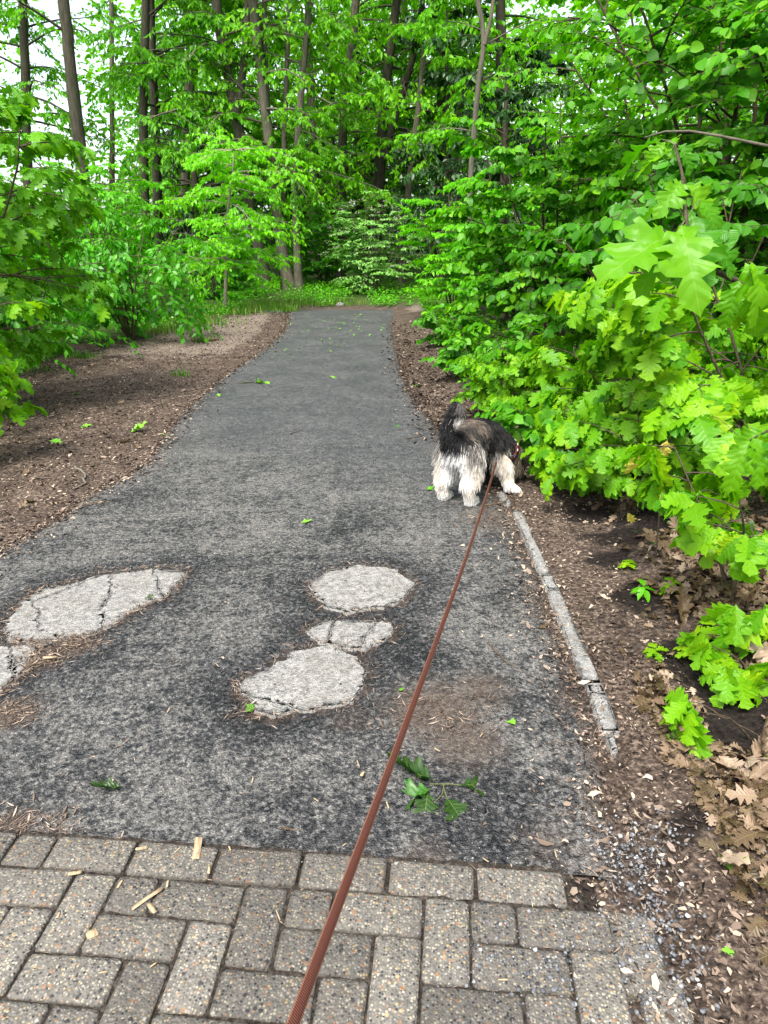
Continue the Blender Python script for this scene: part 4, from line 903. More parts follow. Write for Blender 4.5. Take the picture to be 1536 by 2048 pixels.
# ------------------------------------------------------------------ litter
def litter(name, label, n, sampler, tmpls, mat, size, seed, flat=.25, lift=.006, tint=(.5, .25), dens=None):
    rs = np.random.RandomState(seed); x, y = sampler(rs, n)
    z = np.maximum(terrain(x, y), .004 * ((x > xl(np.clip(y, .4, YEND))) & (x < xr(np.clip(y, .4, YEND))))) + rs.uniform(.001, lift, len(x)); n = len(x)
    P = np.column_stack([x, y, z]); th = rs.uniform(0, 6.28, n); D = np.column_stack([np.cos(th), np.sin(th), rs.normal(0, flat * .5, n)]); Nn = rs.randn(n, 3) * flat + (0, 0, 1); w_ = rs.randint(0, len(tmpls), n); Fm = frames(D, Nn); tt = np.clip(rs.normal(*tint, n), 0, 1); sz = size * np.clip(rs.lognormal(0, .4, n), .3, 2.0)
    parts = [scatter(t, P[w_ == i], Fm[w_ == i], sz[w_ == i], tt[w_ == i]) for i, t in enumerate(tmpls) if (w_ == i).any()]
    V, F, U, T = merge(parts); link(name, make_mesh(name, V, F, mat, U, {'tint': T}), None, None, label, kind='stuff')
NEEDLE = [dialeaf(.035, .08), dialeaf(.06, -.15)]; SCRAP = []
for i in range(6):                                    # torn leaf pieces: irregular, curled
    rs = np.random.RandomState(60 + i); n = 5; a = np.sort(rs.uniform(0, 6.283, n)) if i % 2 else np.arange(n) * 1.2566 + rs.uniform(-.35, .35, n); r = rs.uniform(.25, .55, n)
    V = np.column_stack([r * np.cos(a) * rs.uniform(.2, .55), .5 + r * np.sin(a), rs.uniform(-.10, .16, n)]); V = np.vstack([V, (0, .5, -.04)])
    SCRAP.append((V, np.array([(k, (k + 1) % n, n) for k in range(n)]), np.column_stack([V[:, 0] + .5, V[:, 1]])))
def verge_l(far):
    def f(rs, n):
        y = 1.9 + rs.beta(1.0, 1.9 if not far else 1.1, n) * (14.0); xe = xl(np.clip(y, .4, YEND)); b = np.interp(y, [2, 4, 6, 8, 10.5, 13, 16], [2.0, 2.0, 2.2, 2.9, 2.5, 1.9, .7])
        u = rs.rand(n); d = np.where(u < .16, -rs.exponential(.05, n), rs.rand(n) * b); return xe - d, y
    return f
def verge_r(rs, n):
    y = .75 + rs.beta(1.0, 2.2, n) * 13; xe = np.where(y < 3.6, np.minimum(.72, xr(y)), xr(np.clip(y, .4, YEND))); u = rs.rand(n)
    d = np.where(u < .13, -rs.exponential(.06, n), rs.rand(n) ** 1.2 * np.interp(y, [1, 4, 8, 13], [1.5, 1.2, .8, .5])); x_ = xe + d; k = rs.rand(n) > soilf(x_, y) * .85; return x_[k], y[k]
litter('leaf_litter', 'fine brown needles and leaf crumbs over the left verge', 27000, verge_l(False), NEEDLE + SCRAP, M_BITS, .026, 11, .25, .009, (.68, .3))
litter('leaf_litter', 'small brown leaf scraps over the far part of the left verge', 9000, verge_l(True), SCRAP, M_BITS, .036, 12, .3, .012, (.48, .26))
litter('leaf_litter', 'fine brown needles and leaf crumbs over the right bank', 28000, verge_r, NEEDLE + SCRAP, M_BITS, .019, 13, .28, .010, (.55, .3))
def nearbank(rs, n):
    y = rs.uniform(.7, 2.4, n); x = .62 + rs.rand(n) * .95; k = rs.rand(n) > soilf(x, y) * .9; return x[k], y[k]
litter('leaf_litter', 'matted brown leaf crumbs on the near right ground', 7000, nearbank, NEEDLE + SCRAP, M_BITS, .018, 20, .3, .012, (.6, .28))
litter('leaf_litter', 'brown leaf scraps under the right hand hedge', 9000, lambda rs, n: (lambda q_: (q_[0][q_[1] > 4.3], q_[1][q_[1] > 4.3]))(verge_r(rs, n)), SCRAP, M_BITS, .05, 14, .45, .03, (.5, .22))
def around(rs, n):
    out = []
    Ps = list(PATCH.values()); w_ = [3, 2.2, .8, .6, 1.2]
    for P, k in zip(Ps, w_):
        m = int(n * k / 8); i = rs.randint(0, len(P), m); t = rs.rand(m, 1); e = P[i] + (P[(i + 1) % len(P)] - P[i]) * t; c = P.mean(0); d = e - c; d /= np.linalg.norm(d, axis=1)[:, None]
        out.append(e + d * rs.exponential(.022, (m, 1)) + rs.randn(m, 2) * .006)
    for px, py, s, m in [(150, 1290, .06, 500), (90, 1320, .05, 400), (20, 1430, .06, 400), (870, 1430, .10, 350), (0, 1655, .05, 220), (100, 1655, .04, 150), (480, 1430, .04, 60), (1000, 1040, .12, 300), (480, 765, .12, 150)]:
        p = G(px, py); out.append(p[:2] + rs.randn(m, 2) * (s, s * .7))
    o = np.concatenate(out); return o[:, 0], o[:, 1]
litter('leaf_litter', 'brown needles gathered round the pale patches of the path', 2600, around, NEEDLE, M_BITS, .022, 15, .15, .006, (.55, .22))
def onpath(rs, n): y = .9 + rs.rand(n) ** 1.3 * 14.5; a = xl(np.clip(y, .4, YEND)); b = xr(np.clip(y, .4, YEND)); return a + (b - a) * rs.rand(n), y
litter('leaf_litter', 'stray needles and crumbs lying on the asphalt', 1500, onpath, NEEDLE + SCRAP[:1], M_BITS, .016, 16, .15, .006, (.6, .3))
def joints(rs, n): u = rs.uniform(-.5, 1.7, n); v = np.round(rs.uniform(0, 8, n)) * CELL + rs.randn(n) * .006; P = BA + u[:, None] * bu + v[:, None] * bv; return P[:, 0], P[:, 1]
litter('leaf_litter', 'splinters and needles caught in the paving joints', 260, joints, NEEDLE, M_BITS, .015, 17, .1, .016, (.75, .2))
# green scraps far down the path
def farpath(rs, n): y = 8 + rs.beta(2.5, 1.6, n) * 6.9; a = xl(np.clip(y, .4, YEND)); b = xr(np.clip(y, .4, YEND)); return a + (b - a) * rs.beta(1.2, 1.2, n), y

# gravel
def gravel():
    rs = np.random.RandomState(5); V0 = []
    t = (1 + 5 ** .5) / 2
    ico = np.array([(-1, t, 0), (1, t, 0), (-1, -t, 0), (1, -t, 0), (0, -1, t), (0, 1, t), (0, -1, -t), (0, 1, -t), (t, 0, -1), (t, 0, 1), (-t, 0, -1), (-t, 0, 1)]) / 1.9
    fc = np.array([(0, 11, 5), (0, 5, 1), (0, 1, 7), (0, 7, 10), (0, 10, 11), (1, 5, 9), (5, 11, 4), (11, 10, 2), (10, 7, 6), (7, 1, 8), (3, 9, 4), (3, 4, 2), (3, 2, 6), (3, 6, 8), (3, 8, 9), (4, 9, 5), (2, 4, 11), (6, 2, 10), (8, 6, 7), (9, 8, 1)])
    VV = []; FF = []; TT = []; c = 0
    for (px, py, sx, sy, n, s) in [(1290, 1780, .05, .10, 330, .0055), (1250, 1700, .06, .05, 200, .0045), (1330, 1890, .06, .09, 300, .005), (1160, 1700, .10, .03, 180, .004), (1080, 1960, .10, .06, 300, .0045), (960, 1900, .06, .06, 140, .004), (1230, 1960, .08, .09, 260, .005), (1000, 1715, .16, .02, 160, .0035), (1310, 1650, .05, .05, 100, .005)]:
        p = G(px, py)
        for k in range(n):
            x = p[0] + rs.randn() * sx; y = p[1] + rs.randn() * sy; sc = s * .62 * min(2.2, rs.lognormal(0, .45)); v = ico * (1 + rs.uniform(-.3, .3, (12, 1))) * sc * (1, rs.uniform(.6, 1), rs.uniform(.4, .8))
            a = rs.uniform(0, 6.28); v = v @ np.array([(math.cos(a), math.sin(a), 0), (-math.sin(a), math.cos(a), 0), (0, 0, 1)])
            pv = np.array((x, y)) - BA; onb = 0 < pv @ bv < 1.1 and pv @ bu < 1.5
            VV.append(v + (x, y, (.016 if onb else max(.002, float(terrain(x, y)))) + sc * .25)); FF.append(fc + c); TT += [min(1, max(0, rs.normal(.45, .25)))] * 12; c += 12
    link('gravel', make_mesh('gravel', np.concatenate(VV), [np.concatenate(FF)], M_GRAVEL, attrs={'tint': TT}), None, None, 'loose grey chippings on the broken right edge of the paving', kind='stuff')
gravel()

# big dead oak leaves, one object each
DEAD_M = [[make_mesh('dead_leaf', t[0], [t[1]], M_DEAD, t[2], {'tint': np.full(len(t[0]), k)}, smooth=True) for k in (.28, .48, .66)] for t in CURLED]
FALL_M = {k: [make_mesh('fallen_leaf', t[0], [t[1]], M_FALLEN, t[2], {'tint': np.full(len(t[0]), k)}, smooth=True) for t in OAKS + CURLED] for k in (.25, .5, .7, .92)}
rl = random.Random(12)
def lay(name, me, p, size, label, cat, group=None, rz=None, lift=.012, tilt=.25):
    o = link(name, me, None, (p[0], p[1], p[2] + lift), label, cat, group); o.scale = (size,) * 3
    o.rotation_euler = (rl.gauss(0, tilt), rl.gauss(0, tilt), rl.uniform(0, 6.28) if rz is None else rz); return o
PLAB = ['curled tan dead oak leaf round the foot of the thin bare stemmed oak sapling', 'pale dead oak leaf in the heap right of the thin bare stemmed sapling', 'tan dead oak leaf left of the foot of the thin bare stemmed sapling', 'dead oak leaf under the low oak seedling at the right picture edge', 'tan dead oak leaf by the larger black soil patch', 'tan dead oak leaf at the lower end of the black soil', 'pale dead oak leaf between the two low oak seedlings', 'dead oak leaf below the lower oak seedling', 'dead oak leaf on brown litter below the black soil', 'large tan dead oak leaf near the vivid green young leaf', 'large dead oak leaf in the lower right corner', 'dead oak leaf on brown litter beside the grey chippings', 'dead oak leaf on bare brown soil right of the kerb end', 'dead oak leaf under the low sapling beside the dog', 'dead oak leaf between the black soil and the ivy', 'dead oak leaf behind the ivy at the right picture edge']
PILES = [(1430, 1110, 65, 34), (1500, 1190, 50, 30), (1390, 1200, 45, 24), (1480, 1330, 45, 20), (1335, 1390, 40, 15), (1425, 1480, 45, 18), (1500, 1545, 40, 18), (1500, 1640, 35, 14), (1395, 1610, 50, 12), (1455, 1790, 55, 14), (1515, 1920, 50, 16), (1390, 1930, 45, 10), (1290, 1430, 30, 8), (1230, 1010, 50, 12), (1340, 1090, 40, 14), (1530, 1060, 40, 14)]
for (cx, cy_, sp, m), plab in zip(PILES, PLAB):
    for k in range(m):
        px = rl.gauss(cx, sp); py = rl.gauss(cy_, sp * .8); p = Gt(px, py)
        if p[0] < .86 or soilf(p[0], p[1]) > .55 + rl.random() * .4: continue
        lay('dead_leaf', rl.choice(rl.choice(DEAD_M)), p, rl.uniform(.05, .125), plab, 'dead leaf', 'dead oak leaves on the right bank', lift=rl.uniform(.006, .035), tilt=.5)
def piles(rs, n):
    o = []
    for cx, cy_, sp, m in PILES:
        q = Gt(cx, cy_); s_ = sp / 480; c = int(n * m / 270); o.append(q[:2] + rs.randn(c, 2) * (s_, s_ * 1.3))
    o = np.concatenate(o); o = o[(o[:, 0] > .84) & (rs.rand(len(o)) > soilf(o[:, 0], o[:, 1]) * .8)]; return o[:, 0], o[:, 1]
litter('leaf_litter', 'broken tan leaf pieces between the dead oak leaves of the right bank', 2600, piles, OAKS_LO, M_DEAD, .042, 18, .5, .03, (.48, .22))
litter('leaf_litter', 'larger pale leaf crumbs on the brown strip beside the kerb', 3200, lambda rs, n: verge_r(rs, n), SCRAP, M_BITS, .030, 19, .4, .015, (.68, .2))
for k in range(45):
    px = rl.uniform(0, 330); py = rl.uniform(690, 1080); p = Gt(px, py)
    if p[0] > xl(p[1]) - .05: continue
    lay('dead_leaf', rl.choice(rl.choice(DEAD_M)), p, rl.uniform(.05, .10), 'brown dead leaf lying flat on the left verge', 'dead leaf', 'dead leaves on the left verge')
for px, py, s, lab in [(170, 1012, .14, 'brown curled dead leaf on the asphalt edge at the left'), (1245, 1175, .1, 'reddish dead leaf beside the kerb stones'), (1078, 1262, .06, 'small reddish dead leaf on the asphalt left of the kerb')]:
    lay('dead_leaf', DEAD_M[1][0], Gt(px, py), s, lab, 'dead leaf')
# green leaves blown onto the path
for px, py, s, tint, lab in [(492, 1432, .075, .7, 'light green curled leaf at the lower left tip of a pale patch'), (246, 1583, .075, .25, 'dark green leaf alone on the dark asphalt at the left'), (1030, 1457, .05, .92, 'lime green leaf scrap on the asphalt near the kerb end'), (627, 1046, .075, .92, 'yellow green leaf in the middle of the path left of the dog'), (320, 872, .085, .7, 'pale green leaf on the left path edge'), (432, 792, .08, .92, 'pale green leaf on the path left of the leaf sprig'), (660, 755, .15, .92, 'bright pale green leaf in the middle of the path beyond the sprig'), (265, 2003, .03, .7, 'green leaf scrap on the paving near the bottom edge'), (45, 1780, .03, .7, 'small green leaf scrap on the paving at the left'), (0, 1745, .06, .5, 'green leaf cut by the left picture edge on the paving'), (1462, 1758, .10, .92, 'vivid green young oak leaf lying on the brown litter'), (290, 1205, .035, .25, 'small green leaf on the long pale patch'), (795, 853, .06, .5, 'green leaf on the path beside the rump of the dog'), (825, 775, .09, .7, 'green leaf on the right half of the path behind the dog'), (590, 722, .14, .25, 'dark green leaf on the path nearest to the far leaf scraps'), (540, 775, .10, .7, 'pale leaf lying next to the sprig on the path'), (780, 1982, .025, .5, 'dark green scrap on the paving right of the leash'), (1440, 1910, .03, .92, 'lime green scrap among brown litter in the lower right'), (800, 1390, .03, .7, 'tiny green scrap on the asphalt right of the lower pale patch'), (860, 985, .09, .7, 'thin pale green leaf at the left hind paw of the dog')]:
    lay('fallen_leaf', rl.choice(FALL_M[tint]), Gt(px, py), s, lab, 'fallen leaf', lift=.016, tilt=.15)
rs = np.random.RandomState(8); fx, fy = farpath(rs, 120)
for a, b in zip(fx, fy): lay('leaf_scrap', rl.choice(FALL_M[rl.choice((.7, .7, .92))]), (a, b, .004), rl.uniform(.02, .055), 'small pale green leaf scrap scattered on the far path', 'leaf scrap', 'green leaf scraps on the far path', lift=.012, tilt=.1)
for px, py, s, lab in [(150, 792, .1, 'pale green leaf in the middle of the left verge'), (100, 884, .1, 'green leaf on the left verge near its brown lower corner'), (185, 852, .1, 'long pale green leaf on the left verge'), (262, 868, .13, 'green leaf with a stalk on the left verge near the asphalt')]:
    lay('fallen_leaf', rl.choice(FALL_M[.92]), Gt(px, py), s, lab, 'fallen leaf')
# the torn sprig of big dark leaves
def sprig():
    base = G(872, 1572); root = thing('leaf_sprig', base, 'torn sprig with four crumpled dark green oak leaves on the asphalt', 'leaf sprig')
    g = lambda px, py, z=.008: G(px, py, z) - base
    for pts in [[(860, 1568), (900, 1568), (918, 1570)], [(888, 1568), (885, 1588), (868, 1606)], [(886, 1570), (892, 1590), (896, 1602)]]:
        T = Tubes(); T.add(np.array([g(*p) for p in pts]), .0016, 5); link('stem', T.mesh('stem', M_TWIG_GREEN), root)
    for (b, t, k, ti, wsc, roll) in [((868, 1563), (786, 1548), 7, .3, 1.0, .6), ((866, 1578), (782, 1604), 9, .5, .8, -.5), ((856, 1582), (848, 1642), 2, .25, .75, .2), ((917, 1570), (1016, 1568), 3, .25, .75, .35), ((893, 1596), (930, 1640), 4, .25, 1.15, .05)]:
        P0 = g(*b, .014); P1 = g(*t, .010); d = P1 - P0; L = np.linalg.norm(d); Fm = frames(d[None], np.array([(roll, .1, 1.0)]))[0]
        m = FALL_M[min((.25, .5, .7, .92), key=lambda q: abs(q - ti))][k]; o = bpy.data.objects.new('leaf', m); col.objects.link(o); o.parent = root; M4 = Matrix.Identity(4)
        for a in range(3):
            for c in range(3): M4[a][c] = Fm[a, c] * L * (wsc * 1.35 if c == 0 else 1.12)
            M4[a][3] = P0[a]
        o.matrix_basis = M4
sprig()
def far_sprig():
    base = G(515, 767); root = thing('leaf_sprig', base, 'flat green leafy sprig lying on the path in front of the far leaf scraps', 'leaf sprig'); rs = random.Random(4)
    T = Tubes(); T.add(np.array([(-.16, 0, .01), (0, .02, .014), (.15, -.01, .01)]), .004, 5); link('stem', T.mesh('stem', M_TWIG), root)
    for k in range(10):
        o = link('leaf', rl.choice(FALL_M[rs.choice((.5, .7, .92))]), root, (rs.uniform(-.15, .12), rs.uniform(-.03, .03), .014)); o.scale = (.09,) * 3; o.rotation_euler = (rs.gauss(0, .2), rs.gauss(0, .2), rs.uniform(0, 6.28))
far_sprig()
# seedlings on the litter
for i, (px, py, s, lab) in enumerate([(1255, 1140, .05, 'small green seedling on black soil, nearest to the kerb'), (1285, 1195, .06, 'small green seedling with pointed leaves at the black soil edge'), (1340, 1185, .06, 'small pale green seedling right of the pointed leaved one'), (1307, 1318, .05, 'tiny seedling on a thin red stalk in the brown litter'), (1420, 1290, .09, 'low seedling with lobed leaves under the oak saplings'), (1380, 1320, .06, 'low lobed seedling next left of the larger one')]):
    p = Gt(px, py); root = thing('seedling', p, lab, 'seedling', 'seedlings on the right bank'); T = Tubes(); hh = s * .9; T.add(np.array([(0, 0, -.01), (.003, 0, hh * .5), (0, .003, hh)]), .0016, 5); link('stem', T.mesh('stem', M_TWIG), root)
    for k in range(7):
        a = k * 2.4; o = link('leaf', OAK_S[k % 7][3 + k % 2] if i != 1 else CHE_S[k % 3][4], root, (0, 0, hh * (1 - .07 * k))); o.scale = (s * 1.1,) * 3; o.rotation_euler = (rl.uniform(-.3, .3), 0, a)
# yellow withered leaves on the saplings' foot
YEL = [make_mesh('leaf', t[0], [t[1]], M_YELLOW, t[2], {'tint': np.full(len(t[0]), .5)}, smooth=True) for t in CURLED]
def withered():
    P0 = PY(1290, 905, 3.05); base = np.array((P0[0], P0[1], float(terrain(P0[0], P0[1])))); root = thing('oak_sapling', base, 'thin oak shoot with hanging withered yellow leaves', 'oak sapling', 'red oak saplings along the right bank')
    top = P0 - base; T = Tubes(); T.add(np.array([(.12, 0, -.02), (.1, 0, top[2] * .5), (.05, 0, top[2] * .95), top + (.03, 0, .02)]), np.linspace(.004, .0015, 4), 5); link('stem', T.mesh('stem', M_TWIG), root)
    for k, (px, py, s) in enumerate([(1290, 905, .12), (1335, 880, .11), (1325, 960, .09), (1350, 885, .08), (1255, 1025, .06)]):
        p = PY(px, py, 3.05) - base; o = link('leaf', YEL[k % 6], root, p); o.scale = (s,) * 3; o.rotation_euler = (R(-75) + rl.gauss(0, .2), rl.gauss(0, .4), rl.uniform(-.6, .6))
        T = Tubes(); q_ = np.array([(.05, 0, top[2] * .9), (p + (.03, 0, top[2] * .9)) / 2 + (0, 0, .03), p]); T.add(q_, .0013, 4); link('leaf_stalk', T.mesh('leaf_stalk', M_TWIG), root)
withered()

# ------------------------------------------------------------------ sticks, chips, stone
def stick(pix, r, label, mat=M_STICK, lift=.006, name='twig', cat='twig', taper=.4, z=None):
    P = [Gt(*p) if z is None else G(*p, z) for p in pix]; P = np.array(P); n = len(P); t = np.linspace(0, n - 1, n * 4); P = np.column_stack([np.interp(t, np.arange(n), P[:, k]) for k in range(3)]); P[:, 2] += lift + r
    rs = np.random.RandomState(len(label)); P[1:-1] += rs.randn(len(P) - 2, 3) * r * (.6, .6, .3)
    base = P[0].copy(); T = Tubes(); T.add(P - base, np.linspace(r, r * taper, len(P)), 6); return link(name, T.mesh(name, mat), None, base, label, cat)
stick([(975, 1290), (1010, 1325), (1050, 1352), (1092, 1372)], .0028, 'long thin bent twig on the asphalt left of the kerb')
stick([(1098, 1292), (1118, 1300), (1128, 1318), (1122, 1342)], .003, 'short hooked twig close to the kerb')
stick([(560, 1662), (595, 1665), (612, 1652), (622, 1645)], .003, 'small dark twig on the asphalt above the paving')
stick([(152, 938), (168, 950), (170, 972), (146, 984)], .010, 'curved grey stick at the lower corner of the left verge', M_STICKG)
stick([(385, 684), (412, 684), (438, 682)], .022, 'short dark log lying on the left verge', M_STICK, name='log', cat='log', taper=.8)
stick([(505, 1212), (540, 1205), (578, 1198)], .0025, 'thin dark twig on the asphalt left of the round pale patch')
stick([(320, 1345), (360, 1325)], .0025, 'short dark twig on the asphalt below the long pale patch')
stick([(968, 1018), (1000, 1015), (1022, 1004)], .006, 'dark twig lying across the kerb by the fore paw of the dog', lift=.02)
stick([(580, 870), (606, 862)], .004, 'short dark twig on the path left of the dog')
stick([(1310, 1700), (1345, 1735), (1365, 1775), (1340, 1840), (1362, 1882)], .003, 'long thin pale twig on brown litter at the lower right', M_STICKG)
stick([(1310, 1660), (1400, 1690), (1440, 1740)], .002, 'very thin twig on brown litter right of the chippings')
stick([(815, 880), (848, 874)], .005, 'dark crooked twig on the path just left of the dog')
stick([(850, 1358), (870, 1345), (885, 1335)], .002, 'thin twig on the asphalt right of the leash')
stick([(225, 890), (300, 880)], .005, 'straight brown twig on the left verge'); stick([(350, 812), (385, 818)], .007, 'thick dark twig near the left asphalt edge')
def chip(px, py, l, w_, ang, label, z=.019, group=None, seed=0):
    rs = random.Random(seed + int(px)); c = G(px, py, z); V = []; h = .0018 + w_ * .09; n = 5
    for zz in (0, h):
        for i in range(n):
            t = -l / 2 + l * i / (n - 1); ww = w_ / 2 * (1 if 0 < i < n - 1 else rs.uniform(.75, 1.05)); V += [(-ww + rs.uniform(-.1, .1) * w_, t + rs.uniform(-.03, .03) * l, zz * rs.uniform(.7, 1.1)), (ww + rs.uniform(-.1, .1) * w_, t + rs.uniform(-.05, .05) * l, zz * rs.uniform(.7, 1.1))]
    Q = []; m = 2 * n
    for i in range(n - 1): a = 2 * i; Q += [(m + a, m + a + 1, m + a + 3, m + a + 2), (a + 2, a + 3, a + 1, a), (a, m + a, m + a + 2, a + 2), (a + 3, m + a + 3, m + a + 1, a + 1)]
    Q += [(0, 1, m + 1, m), (m - 1, m - 2, 2 * m - 2, 2 * m - 1)]
    o = link('wood_chip', make_mesh('wood_chip', V, [np.array(Q)], M_CHIP), None, (c[0], c[1], z), label, 'wood chip', group); o.rotation_euler = (0, 0, R(ang)); return o
chip(395, 1697, .072, .018, 8, 'large pale wood splinter lying across the paving edge'); chip(295, 1797, .075, .0095, -42, 'long pale wood splinter lying slanted on the paving'); chip(304, 1817, .032, .010, 42, 'short pale wood chip touching the lower end of the slanted splinter'); chip(284, 1698, .008, .028, 10, 'small white wood chip at the top edge of the paving'); chip(240, 1768, .022, .005, -10, 'tiny upright wood chip left of the slanted splinter'); chip(335, 1768, .02, .005, 5, 'tiny upright wood chip right of the slanted splinter'); chip(150, 1747, .009, .03, 15, 'small tan wood chip in a joint at the left'); chip(418, 1740, .024, .006, 10, 'tiny tan wood chip below the large splinter'); chip(185, 1868, .02, .022, 30, 'crumbled tan wood chip in a joint'); chip(725, 1548, .02, .008, -20, 'pale wood chip on the asphalt left of the leash', .012); chip(716, 1527, .03, .003, 15, 'thin straw on the asphalt left of the leash', .012); chip(100, 1317, .01, .05, 0, 'pale straw below the long pale patch', .012)
for k, (px, py) in enumerate([(460, 1697), (350, 1700), (120, 1830), (210, 1945), (690, 1690), (980, 1720), (1120, 1708), (840, 1535), (960, 1470), (1060, 1540), (640, 1600), (430, 1330), (330, 1420), (510, 1560), (880, 1500), (780, 1610), (1010, 1960), (160, 1690), (560, 1830), (300, 1930)]):
    chip(px + rl.uniform(-9, 9), py, rl.uniform(.012, .03), rl.uniform(.002, .004), rl.uniform(0, 180), 'tiny pale straw splinter on the near ground', .019 if py > 1690 else .012, 'tiny straw splinters on asphalt and paving', k)
def stone():
    p = G(680, 614); rs = np.random.RandomState(2); V = []; F = []
    for i in range(7):
        for j in range(10):
            ph = -.3 + 1.87 * i / 6; th = j * .6283; r = .075 * (1 + .25 * rs.uniform(-1, 1) * (i < 6)); V.append((r * 1.25 * math.cos(ph) * math.cos(th), r * math.cos(ph) * math.sin(th), .06 * math.sin(ph)))
    for i in range(6):
        for j in range(10): F.append((i * 10 + j, i * 10 + (j + 1) % 10, i * 10 + 10 + (j + 1) % 10, i * 10 + 10 + j))
    link('stone', make_mesh('stone', V, [np.array(F)], M_KERB), None, (p[0], p[1] + .1, .03), 'grey rounded stone at the far end of the path', 'stone')
stone()
# ------------------------------------------------------------------ the dog
RLf = G(889, 1000); RRf = G(941, 1012)
DC = (RLf + RRf) / 2; DH = math.atan2(.83, .56) - math.pi / 2         # heading: away and to the right
dog = thing('dog', (DC[0], DC[1], 0.0), 'shaggy grey black and cream dog sniffing at the bank with its tail up', 'dog', rz=DH)
def loc_of(P):                                        # world -> dog coordinates
    d = np.asarray(P, float) - (DC[0], DC[1], 0); c, s = math.cos(-DH), math.sin(-DH); return np.array((c * d[0] - s * d[1], s * d[0] + c * d[1], d[2]))
GZ = .004
RL_, RR_ = loc_of(RLf), loc_of(RRf); FR_ = loc_of(Gt(1020, 987)); FL_ = loc_of(G(968, 972))
chains = []          # lists of (point, radius)
def hindleg(f, s):
    return [((s * .060, .01, .325), .072), ((s * .070, .02, .27), .068), ((s * .078, .02, .215), .050), ((f[0] * .5 + s * .037, f[1] * .6 - .012, .165), .044), ((f[0], f[1] - .035, .125), .034), ((f[0], f[1] - .02, .075), .031), ((f[0], f[1] - .012, .036), .036), ((f[0] + .004, f[1] + .035, .026), .030), ((f[0] + .006, f[1] + .058, .020), .021)]
chains += [hindleg(RL_, -1), hindleg(RR_, 1)]
fr = FR_ + (0, 0, 0)
chains.append([((.060, .30, .29), .070), ((.070, .31, .22), .058), ((fr[0] * .45 + .05, fr[1] * .6 + .13, .16), .048), ((fr[0] * .8 + .012, fr[1] * .85 + .05, .095), .038), ((fr[0] * .97, fr[1] - .012, fr[2] + .045), .034), ((fr[0] + .025, fr[1] + .008, fr[2] + .03), .030), ((fr[0] + .05, fr[1] + .012, fr[2] + .022), .021)])
fl = FL_
chains.append([((-.065, .33, .29), .068), ((-.075, .36, .22), .052), ((fl[0] * .6 - .03, fl[1] * .6 + .17, .14), .042), ((fl[0], fl[1] - .01, .06), .034), ((fl[0], fl[1] + .02, .03), .030), ((fl[0] + .01, fl[1] + .045, .022), .020)])
chains.append([((0, -.025, .36), .070), ((0, .06, .365), .086), ((0, .16, .365), .092), ((.005, .26, .345), .100), ((.015, .34, .315), .100), ((.035, .40, .27), .082)])   # trunk, sloping to the bowed chest
chains.append([((0, .10, .335), .085), ((.005, .24, .305), .10), ((.015, .32, .275), .09)])
HB = np.array((.035, .40, .27)); mz = loc_of(Gt(1026, 962)); hd = np.array((mz[0] - .02, mz[1] - .01, mz[2] + .155))
chains.append([(tuple(HB), .095), (tuple(HB * .5 + hd * .5 + (0, .0, .02)), .078), (tuple(hd), .078), (tuple(hd + (.008, .02, -.035)), .070), (tuple(mz + (-.004, .0, .062)), .045), (tuple(mz + (0, .005, .026)), .033)])
tail_pts = [((0, -.05, .345), .034), ((-.012, -.09, .375), .040), ((-.014, -.11, .44), .040), ((.002, -.112, .515), .037), ((.026, -.10, .59), .026), ((.050, -.09, .575), .017), ((.060, -.095, .53), .016), ((.050, -.112, .49), .014)]
chains.append(tail_pts)
for s in (-1, 1):                                     # ears hang from the skull
    e0 = hd + (s * .062, -.01, .035); chains.append([(tuple(e0), .024), (tuple(e0 + (s * .025, -.012, -.035)), .020), (tuple(e0 + (s * .03, -.004, -.085)), .014)])
def dog_body():
    Vs = []; Fs = []; n = 0
    for ch in chains:
        P = np.array([c[0] for c in ch]); r = np.array([c[1] for c in ch]); t = np.linspace(0, len(P) - 1, len(P) * 5 - 4)
        P2 = np.column_stack([np.interp(t, np.arange(len(P)), P[:, k]) for k in range(3)]); r2 = np.interp(t, np.arange(len(P)), r)
        for p, rr in zip(P2, r2):                     # overlapping balls, fused into one skin by the remesh below
            th = np.linspace(0, math.pi, 8); ph = np.linspace(0, 2 * math.pi, 12, endpoint=False)
            V = [(p[0], p[1], p[2] + rr)] + [(p[0] + rr * math.sin(a) * math.cos(b), p[1] + rr * math.sin(a) * math.sin(b), p[2] + rr * math.cos(a)) for a in th[1:-1] for b in ph] + [(p[0], p[1], p[2] - rr)]
            F = [(0, 1 + i, 1 + (i + 1) % 12) for i in range(12)]
            for k in range(5):
                for i in range(12):
                    a, b = 1 + k * 12 + i, 1 + k * 12 + (i + 1) % 12; F += [(a, a + 12, b + 12), (a, b + 12, b)]
            F += [(73, 61 + (i + 1) % 12, 61 + i) for i in range(12)]
            Vs += V; Fs.append(np.array(F) + n); n += 74
    me = make_mesh('dog_raw', Vs, [np.concatenate(Fs)])
    o = bpy.data.objects.new('dog_raw', me); col.objects.link(o)
    m = o.modifiers.new('r', 'REMESH'); m.mode = 'VOXEL'; m.voxel_size = .009; m = o.modifiers.new('s', 'SMOOTH'); m.factor = .6; m.iterations = 5
    dg = bpy.context.evaluated_depsgraph_get(); res = bpy.data.meshes.new_from_object(o.evaluated_get(dg)); bpy.data.objects.remove(o); res.name = 'body'; return res
body_me = dog_body(); nv = len(body_me.vertices); BV = np.empty(nv * 3); body_me.vertices.foreach_get('co', BV); BV = BV.reshape(-1, 3)
BV[:, 2] = np.maximum(BV[:, 2], .006); body_me.vertices.foreach_set('co', BV.astype(np.float32).ravel())
tailP = np.array([c[0] for c in tail_pts])
